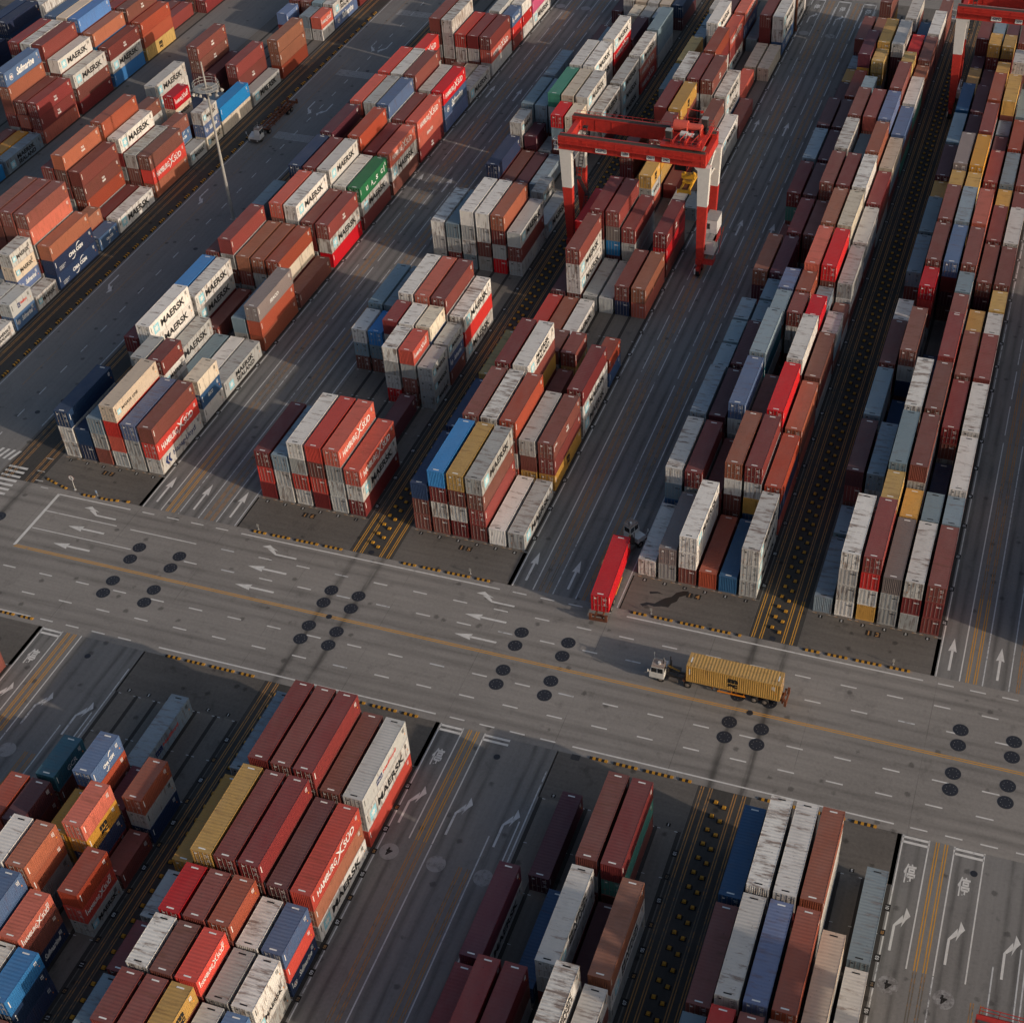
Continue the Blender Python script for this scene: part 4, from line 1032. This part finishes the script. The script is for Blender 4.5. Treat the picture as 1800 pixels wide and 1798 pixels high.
    mb.build("stair", M_CDARK, root)
    mb = MB(); mb.box(-X + .6, -X + 1.7, -2.6, .6, 3.45, 4.7); mb.tube((-X + .9, -2.5, 5.0), (-X + .9, 2.6, 5.0), .3, 0, 10); mb.build("cable_box", M_CWHITE, root)
    mb = MB(); mb.box(-14.3, -13.46, -Y - .9, -Y + .3, ZT - 2.6, ZT - 2.5); railing(mb, [(-13.5, -Y - .9, ZT - 2.5), (-14.3, -Y - .9, ZT - 2.5), (-14.3, -Y + .3, ZT - 2.5)], 1.8, .05, 0, .5); mb.build("ladder_basket", M_CWHITE, root)
    for s, cx, wd, hh in texts:
        mb = MB(); yq = -Y - .765
        mb.box(cx - wd / 2, cx + wd / 2, yq - .03, yq, ZB + .22, ZB + .22 + hh, 0)
        vs, fs, w, h = text2d(s, hh * .56, .03, width=wd * .74)
        mb.add(vs, fs, lambda v: (cx - w / 2 + v[0] + (.12 if s == "SIPG" else 0), yq - .036, ZB + .22 + hh * .22 + v[1]), 1)
        if s == "SIPG": mb.poly([(cx - wd * .46, yq - .036, ZB + .5), (cx - wd * .30, yq - .036, ZB + .62), (cx - wd * .30, yq - .036, ZB + .85), (cx - wd * .40, yq - .036, ZB + .7)], 1)
        mb.build("number_plate", [M_WHITE, M_NAVY], root)
    return root
TXT = (("SIPG", -5.75, 2.0, 0.95), ("209", -1.45, 1.4, 0.85), ("001", 3.06, 1.4, 0.85), ("ZPMC", 5.75, 1.4, 0.8))
crane((10.0, 80.75, 0), "red and white gantry crane on four legs with yellow spreader hanging", TXT, 8.2)
crane((68.15, 152.0, 0), "red gantry crane at the far corner, cut off by the picture's top edge", TXT, 7.0)
crane((98.35, -72.0, 0), "red gantry crane corner railing cut off by the bottom corner", TXT, 6.0)

# ------------------------------------------------------------------ trucks
def wheel(parent, x0, x1, y, r=0.50):
    s = 1 if x1 > 0 else -1
    mb = MB(); mb.tube((x0, y, r), (x1, y, r), r, 0, 22)
    w = mb.build("wheel", M_TYRE, parent)
    mb = MB(); xo = x1 if s > 0 else x0
    mb.tube((xo - s * .02, y, r), (xo + s * .012, y, r), r * .56, 0, 16); mb.tube((xo + s * .012, y, r), (xo + s * .06, y, r), r * .2, 0, 10)
    mb.build("rim", M_RIM, w)
def tractor(root, loc, rz):
    """terminal tractor; local origin on the ground below the front bumper, driving towards +y"""
    t = empty("tractor", loc, rz); t.parent = root
    mb = MB()
    for s in (-.42, .42): mb.box(s - .09, s + .09, -6.0, -.25, .62, .92)
    for y in (-.5, -2.2, -3.4, -4.4, -5.7): mb.box(-.36, .36, y - .08, y + .08, .66, .86)
    mb.box(-1.2, 1.2, -.16, 0.0, .45, .95); mb.box(.55, 1.15, -3.6, -2.4, .5, .98); mb.tube((-.95, -3.7, .74), (-.95, -2.5, .74), .29, 0, 12)
    mb.box(-.55, .55, -5.6, -4.4, .93, 1.14); mb.tube((.7, -2.25, .9), (.7, -2.25, 3.1), .075, 0, 8); mb.tube((.45, -2.4, .95), (.45, -2.4, 2.6), .12, 0, 8)
    mb.box(-.3, .45, -2.3, -2.1, .95, 1.9); mb.tube((-.2, -2.1, 2.2), (.1, -3.6, 1.3), .035, 1, 6); mb.tube((0, -2.1, 2.2), (.2, -3.7, 1.3), .035, 1, 6)
    mb.build("chassis", [M_STEEL, M_YEL], t)
    mb = MB()
    mb.frustum([(-1.55, -1.95, .95), (-.30, -1.95, .95), (-.30, -.02, .95), (-1.55, -.02, .95)], [(-1.55, -1.95, 1.9), (-.30, -1.95, 1.9), (-.30, -.02, 1.9), (-1.55, -.02, 1.9)], 0)
    mb.frustum([(-1.55, -1.95, 1.9), (-.30, -1.95, 1.9), (-.30, -.02, 1.9), (-1.55, -.02, 1.9)], [(-1.50, -1.92, 3.02), (-.35, -1.92, 3.02), (-.35, -.32, 3.02), (-1.50, -.32, 3.02)], 0)
    mb.box(-1.56, -.29, -1.98, -.28, 3.023, 3.12, 1)
    for q in (-1.5, -.4):
        mb.tube((q, -1.9, 3.12), (q, -1.9, 3.42), .025, 2, 4); mb.tube((q, -.4, 3.12), (q, -.4, 3.42), .025, 2, 4); mb.tube((q, -1.9, 3.42), (q, -.4, 3.42), .025, 2, 4)
    for q in (-1.9, -.4): mb.tube((-1.5, q, 3.42), (-.4, q, 3.42), .025, 2, 4)
    mb.tube((-.9, -1.2, 3.12), (-.9, -1.2, 3.34), .22, 0, 12); mb.tube((-.6, -1.7, 3.1), (-.6, -1.7, 4.1), .03, 2, 5); mb.tube((-.75, -1.7, 3.1), (-.75, -1.7, 3.9), .06, 3, 5)
    cab = mb.build("cab", [M_CABW, plain("rusty_cab_roof", (0.33, 0.25, 0.21, 1), .7, .2, 0, .5), M_LAMP, M_TYRE], t)
    mb = MB()
    mb.poly([(-1.47, -.062, 1.98), (-.38, -.062, 1.98), (-.42, -.315, 2.92), (-1.43, -.315, 2.92)][::1], 0); mb.v = [(x, y + .012, z) for x, y, z in mb.v]
    for s, x in ((-1, -1.562), (1, -.288)):
        for ya, yb in ((-1.0, -.30), (-1.82, -1.12)):
            mb.box(x - .006, x + .006, ya, yb, 2.02, 2.82)
    mb.box(-1.4, -.45, -1.962, -1.945, 2.05, 2.85)
    mb.build("window", M_GLASS, cab)
    mb = MB(); mb.frustum([(-.26, -1.9, .93), (1.15, -1.9, .93), (1.15, -.03, .93), (-.26, -.03, .93)], [(-.26, -1.9, 1.75), (1.10, -1.9, 1.75), (1.02, -.12, 1.45), (-.26, -.12, 1.45)])
    mb.tube((1.0, -.1, 1.4), (1.25, .1, 2.3), .03, 0, 5); mb.box(1.15, 1.35, .06, .12, 2.1, 2.55); mb.tube((-1.45, -.05, 1.9), (-1.75, .12, 2.3), .03, 0, 5); mb.box(-1.85, -1.65, .08, .14, 2.1, 2.55)
    hd = mb.build("hood", M_CABW, t)
    mb = MB()
    for q in (-1.1, .75): mb.box(q, q + .3, .0, .03, .62, .82)
    mb.build("headlight", M_WHITE, t)
    for s in (-1, 1):
        for x, y in ((1.02, -1.42), (.95, -5.0)):
            a, b = sorted((s * x - s * .35, s * x + (s * .0)));
            if y < -3: a, b = sorted((s * .62, s * 1.22))
            else: a, b = sorted((s * .88, s * 1.2))
            wheel(t, a, b, y, .52)
    return t
def trailer(root, loc, rz, bare=False):
    """skeletal trailer; local origin on the ground below its front end, going back along -y"""
    t = empty("trailer", loc, rz); t.parent = root
    mb = MB()
    for s in (-.5, .5):
        mb.box(s - .08, s + .08, -13.2, 0, 1.0, 1.22); mb.box(s - .085, s + .085, -13.2, -3.0, .78, 1.0)
    for i in range(12): mb.box(-.42, .42, -.4 - i * 1.13, -.25 - i * 1.13, 1.03, 1.18)
    for y in (-.15, -6.2, -7.0, -13.0): mb.box(-1.2, 1.2, y - .1, y + .1, 1.04, 1.25)
    for y in (-.15, -13.0):
        for s in (-1, 1): mb.box(s * 1.15 - .1, s * 1.15 + .1, y - .14, y + .14, 1.25, 1.29)
    if bare:
        for i in range(9):
            for s in (-1, 1): mb.frustum([(s * 1.15 - .05, -1.0 - i * 1.4, 1.0), (s * 1.15 + .05, -1.0 - i * 1.4, 1.0), (s * 1.15 + .05, -.9 - i * 1.4, 1.0), (s * 1.15 - .05, -.9 - i * 1.4, 1.0)], [(s * 1.28 - .05, -1.0 - i * 1.4, 1.6), (s * 1.28 + .05, -1.0 - i * 1.4, 1.6), (s * 1.28 + .05, -.9 - i * 1.4, 1.6), (s * 1.28 - .05, -.9 - i * 1.4, 1.6)])
        for s in (-1, 1): mb.box(s * 1.15 - .04, s * 1.15 + .04, -13.0, 0, 1.05, 1.2)
    mb.box(-1.2, 1.2, -13.5, -13.3, .55, 1.0); mb.box(-1.25, -.9, -13.52, -13.2, .6, 1.6); mb.box(.9, 1.25, -13.52, -13.2, .6, 1.6)
    for s in (-1, 1): mb.box(s * .7 - .06, s * .7 + .06, -3.9, -3.75, .25, 1.0)
    mb.box(-1.0, 1.0, -10.2, -9.5, .55, .62)
    mb.build("bed", M_RUSTY, t)
    if not bare:
        mb = MB()
        for s in (-1, 1): mb.box(s * 1.12 - .03, s * 1.12 + .03, -8.2, -4.6, .55, .75); 
        for s in (-1, 1):
            for y in (-8.0, -6.4, -4.8): mb.box(s * .5, s * 1.1, y - .03, y + .03, .6, .7) if s > 0 else mb.box(-1.1, -.5, y - .03, y + .03, .6, .7)
        mb.build("side_guard", M_ORANGE, t)
    for s in (-1, 1):
        for y in (-9.4, -10.75):
            a, b = sorted((s * .60, s * 1.2)); wheel(t, a, b, y, .5)
    return t
def truck(label, loc, rz, tl, tr, bare=False):
    r = empty("container_truck", (loc[0], loc[1], 0), 0, label=label, category="truck", group=None)
    tractor(r, (0, 0, 0), rz); trailer(r, (tl[0] - loc[0], tl[1] - loc[1], 0), tr, bare)
    return r
truck("white cab terminal truck carrying a ribbed mustard container along the cross road", (40.55, -16.85), R(90), (44.9, -16.85), R(90))
make_container("long_shipping_container", 4, 'yY', (51.45, -16.85, 1.292), R(90), True, True, 0.35, True, label="mustard yellow container with black letters carried by the truck on the cross road", category="shipping container")
truck("white cab terminal truck under a red container, turning out of the lane", (31.83, 7.35), R(-25), (30.38, 2.95), R(3.1))
make_container("long_shipping_container", 4, 'r', (30.72, -3.28, 1.292), R(3.1), True, True, 0.42, label="bright red container loaded on the truck leaving the lane", category="shipping container")
truck("white cab terminal truck pulling an empty rusty skeletal trailer on the west road", (-77.6, 98.5), R(180), (-77.6, 102.8), R(180), True)

# ------------------------------------------------------------------ masts, signs, posts
def mast(loc, h, label, light):
    r = empty("floodlight_mast" if light else "slender_mast", loc, 0, label=label, category="light mast")
    mb = MB(); n = 6
    for i in range(n): mb.tube((0, 0, h * i / n), (0, 0, h * (i + 1) / n), .34 - .2 * i / n, 0, 14, .34 - .2 * (i + 1) / n)
    mb.box(-.5, .5, -.5, .5, 0, .06); mb.build("pole", M_LAMP if light else M_RUSTY, r)
    if light:
        zp = h - 4.9
        mb = MB()
        for i in range(12):
            a, b = 2 * math.pi * i / 12, 2 * math.pi * (i + 1) / 12
            for rr, z in ((2.3, zp), (1.1, zp), (2.3, zp + 1.1), (2.3, zp + .55)): mb.tube((rr * math.cos(a), rr * math.sin(a), z), (rr * math.cos(b), rr * math.sin(b), z), .045, 0, 5)
            mb.tube((2.3 * math.cos(a), 2.3 * math.sin(a), zp), (2.3 * math.cos(a), 2.3 * math.sin(a), zp + 1.1), .035, 0, 4); mb.tube((.2 * math.cos(a), .2 * math.sin(a), zp), (2.3 * math.cos(a), 2.3 * math.sin(a), zp), .05, 0, 4)
            mb.poly([(1.1 * math.cos(a), 1.1 * math.sin(a), zp + .03), (2.25 * math.cos(a), 2.25 * math.sin(a), zp + .03), (2.25 * math.cos(b), 2.25 * math.sin(b), zp + .03), (1.1 * math.cos(b), 1.1 * math.sin(b), zp + .03)])
        mb.build("platform", M_LAMP, r)
        for i in range(14):
            a = 2 * math.pi * i / 14 + .1; rr = 2.55 if i % 2 else 1.9
            mb = MB(); ca, sa = math.cos(a), math.sin(a); c = Vector((rr * ca, rr * sa, zp - .35 - .25 * (i % 3)))
            d = Vector((ca * .55, sa * .55, -.83)).normalized(); mb.tube(c - d * .2, c + d * .3, .22, 0, 10, .36); mb.tube(c - d * .35, c - d * .2, .16, 1, 8); mb.tube(c, c + Vector((0, 0, .6)), .03, 1, 4)
            mb.build("floodlight", [M_LAMP, M_STEEL], r)
    return r
mast((-67.38, 70.71, 0), 31.3, "tall grey floodlight mast with round lamp platform beside the west road", True)
mast((16.9, 180.6, 0), 42.0, "slender rust brown mast rising past the top edge by the far lane", False)
sg = empty("road_sign", (-52.5, -6.5, 0), 0, label="round white speed sign on a thin pole at the corner kerb", category="road sign")
mb = MB(); mb.tube((0, 0, 0), (0, 0, 2.3), .035, 0, 8); mb.box(-.15, .15, -.15, .15, 0, .05); mb.build("pole", M_CABW, sg)
mb = MB(); mb.tube((0, -.035, 2.35), (0, -.06, 2.35), .47, 0, 24); mb.tube((0, -.06, 2.35), (0, -.062, 2.35), .40, 1, 24)
vs, fs, w_, h_ = text2d("5", .48, .03); mb.add(vs, fs, lambda v: (v[0] - w_ / 2, -.0665, 2.11 + v[1]), 2); mb.build("disc", [plain("sign_rim", (0.45, 0.28, 0.24, 1)), M_WHITE, M_BLACK], sg)
for i, (x, y) in enumerate(((-48.5, -6.75), (11.1, -6.4), (37.4, -6.6), (70.1, -6.45), (-21.8, -6.6))):
    p = empty("marker_post", (x, y, 0), 0, label=["pale blue marker post by the corner kerb with the round sign", "thin pale marker post beside the kerb near the low white containers", "thin pale marker post beside the oil puddle on pad 14", "thin pale marker post on the pad under the farther crane block", "thin pale marker post at the kerb before the bright red stacks"][i], category="marker post")
    mb = MB(); mb.tube((0, 0, 0), (0, 0, .95), .04, 0, 8); mb.box(-.12, .12, -.12, .12, 0, .04); mb.build("post", M_LAMP, p)
    mb = MB(); mb.box(-.16, .16, -.06, -.042, .55, 1.1); mb.build("plate", plain("pale_blue_plate", (0.36, 0.45, 0.58, 1)) if i == 0 else M_LAMP, p)

# ------------------------------------------------------------------ small things on the ground
def divider():
    mb = MB(); mb.frustum([(-.42, -.30, 0), (.42, -.30, 0), (.42, .30, 0), (-.42, .30, 0)], [(-.36, -.22, .10), (.36, -.22, .10), (.36, .22, .10), (-.36, .22, .10)], 0)
    mb.frustum([(-.22, -.24, .10), (.24, -.24, .10), (.24, .24, .10), (-.22, .24, .10)], [(-.18, -.16, .30), (.20, -.16, .30), (.20, .16, .30), (-.18, .16, .30)], 1)
    return mb
dmesh = divider().mesh("divider_block", [M_RUB, M_PYEL])
first = None
def place_divider(x, y, lab, grp):
    global first
    if first is None: o = bpy.data.objects.new("divider_block", dmesh)
    else: o = first.copy()
    first = first or o
    COL.objects.link(o); o.location = (x, y, 0.0085); o.rotation_euler = (0, 0, R(random.uniform(-5, 5)))
    tag(o, lab, "divider block", grp)
fard = MB(); dv = divider()
for mx, lab in ((-4.1, "yellow topped rubber divider block between the crane tracks of blocks 15 and 16"), (54.15, "yellow topped rubber divider block between the crane tracks of blocks 13 and 14")):
    y = -4.9
    while y < 192:
        for s in (-.55, .55):
            yy = y + (.4 if s < 0 else -.25)
            if y < 92: place_divider(mx + s, yy, lab, "divider blocks in the upper crane track medians")
            else: fard.add(dv.v, dv.f, lambda v: (mx + s + v[0], yy + v[1], v[2] + .0085)); fard.m[-len(dv.f):] = dv.m
        y += 2.02
for mx, lab, xs in ((54.15, "yellow topped rubber divider block in the lower median", (-.55, .55)), (-4.1, "yellow topped rubber divider block beside the densest lower stacks", (-.6,))):
    y = -34.9
    while y > -88:
        for s in xs: place_divider(mx + s, y + (.3 if s < 0 else -.2), lab, "divider blocks in the lower crane track medians")
        y -= 2.05
fo2 = fard.build("distant_divider_rubber", [M_RUB, M_PYEL]); fo2["kind"] = "stuff"; fo2["label"] = "distant rubber blocks along the crane tracks"
mb = MB()
for i in range(3):
    y = -.62 + i * .62
    mb.frustum([(-.2, y - .30, 0), (.2, y - .30, 0), (.2, y + .30, 0), (-.2, y + .30, 0)], [(-.12, y - .26, .28), (.12, y - .26, .28), (.12, y + .26, .28), (-.12, y + .26, .28)], 0)
    mb.box(-.19, .19, y - .13, y + .13, .02, .31, 1)
rb0 = None
for i in range(50):
    if rb0 is None: o = rb0 = bpy.data.objects.new("roadside_barrier", mb.mesh("roadside_barrier", [M_RUB, M_PYEL]))
    else: o = rb0.copy()
    COL.objects.link(o); o.location = (-80.0, 9.4 + i * 3.15, .009); tag(o, "low yellow striped rubber barrier along the west road edge", "barrier", "striped barriers along the west road")
pm = plain("dark_steel_plate", (0.026, 0.028, 0.036, 1), .55, .4, .2, .35)
mb = MB(); mb.tube((0, 0, 0), (0, 0, .012), .97, 0, 36)
for i in range(8): a = 2 * math.pi * i / 8 + .2; mb.tube((.58 * math.cos(a), .58 * math.sin(a), .012), (.58 * math.cos(a), .58 * math.sin(a), .02), .045, 1, 8)
pl0 = None
for xs in ((-60.0,), (-36.5, -30.0), (-6.2, -2.1), (21.8, 28.4), (52.1, 56.2), (79.9, 86.4)):
    for x in xs:
        for y in (-14.95, -17.45, -22.0, -24.55):
            if x == -60.0 and y < -15: continue
            if pl0 is None: o = pl0 = bpy.data.objects.new("turning_plate", mb.mesh("turning_plate", [pm, M_GALV]))
            else: o = pl0.copy()
            COL.objects.link(o); o.location = (x, y, .0045); tag(o, "round dark bolted steel turning plate set in the cross road", "steel plate", "turning plates in the cross road")
mb = MB(); mb.tube((0, 0, 0), (0, 0, .01), .42, 0, 24); mb.tube((0, 0, .01), (0, 0, .013), .3, 0, 18)
mh0 = None
MHL = ["manhole cover on the yellow centre line between two plate sets", "manhole cover on the yellow centre line behind the yellow truck", "manhole cover in the lower lane by the gapped corner", "manhole cover in the lower lane beside the densest block", "manhole cover in the lower lane beside the rightward arrows", "manhole cover on the west road near the zebra crossing", "manhole cover on the west road edge by the navy container", "manhole cover on the west road before the floodlight mast", "manhole cover far up the west road", "manhole cover at the lower end of the upper track median", "manhole cover at the median end by the yellow truck"]
MHL[4] = "manhole cover inside the second stop box of the lower lane"
for (x, y), lb in zip(((-4.3, -19.7), (54.2, -19.8), (-32.0, -35.6), (26.1, -35.7), (84.1, -35.7), (-69.0, 8.4), (-66.7, 12.2), (-69.0, 59.2), (-69.0, 135.5), (-4.05, -6.35), (54.1, -6.4)), MHL):
    if mh0 is None: o = mh0 = bpy.data.objects.new("manhole_cover", mb.mesh("manhole_cover", [pm]))
    else: o = mh0.copy()
    COL.objects.link(o); o.location = (x, y, .0096); tag(o, "dark round " + lb, "manhole cover", "manhole covers")
mb = MB(); mb.box(-.55, .55, -.4, .4, 0, .012, 0)
for i in range(9): mb.box(-.5 + i * .12, -.44 + i * .12, -.34, .34, .012, .02, 1)
mb.build("drain_grate", [pm, M_STEEL], None, (35.4, -32.95, .0095), label="dark rectangular drain grate at the kerb end below the cross road", category="drain grate")
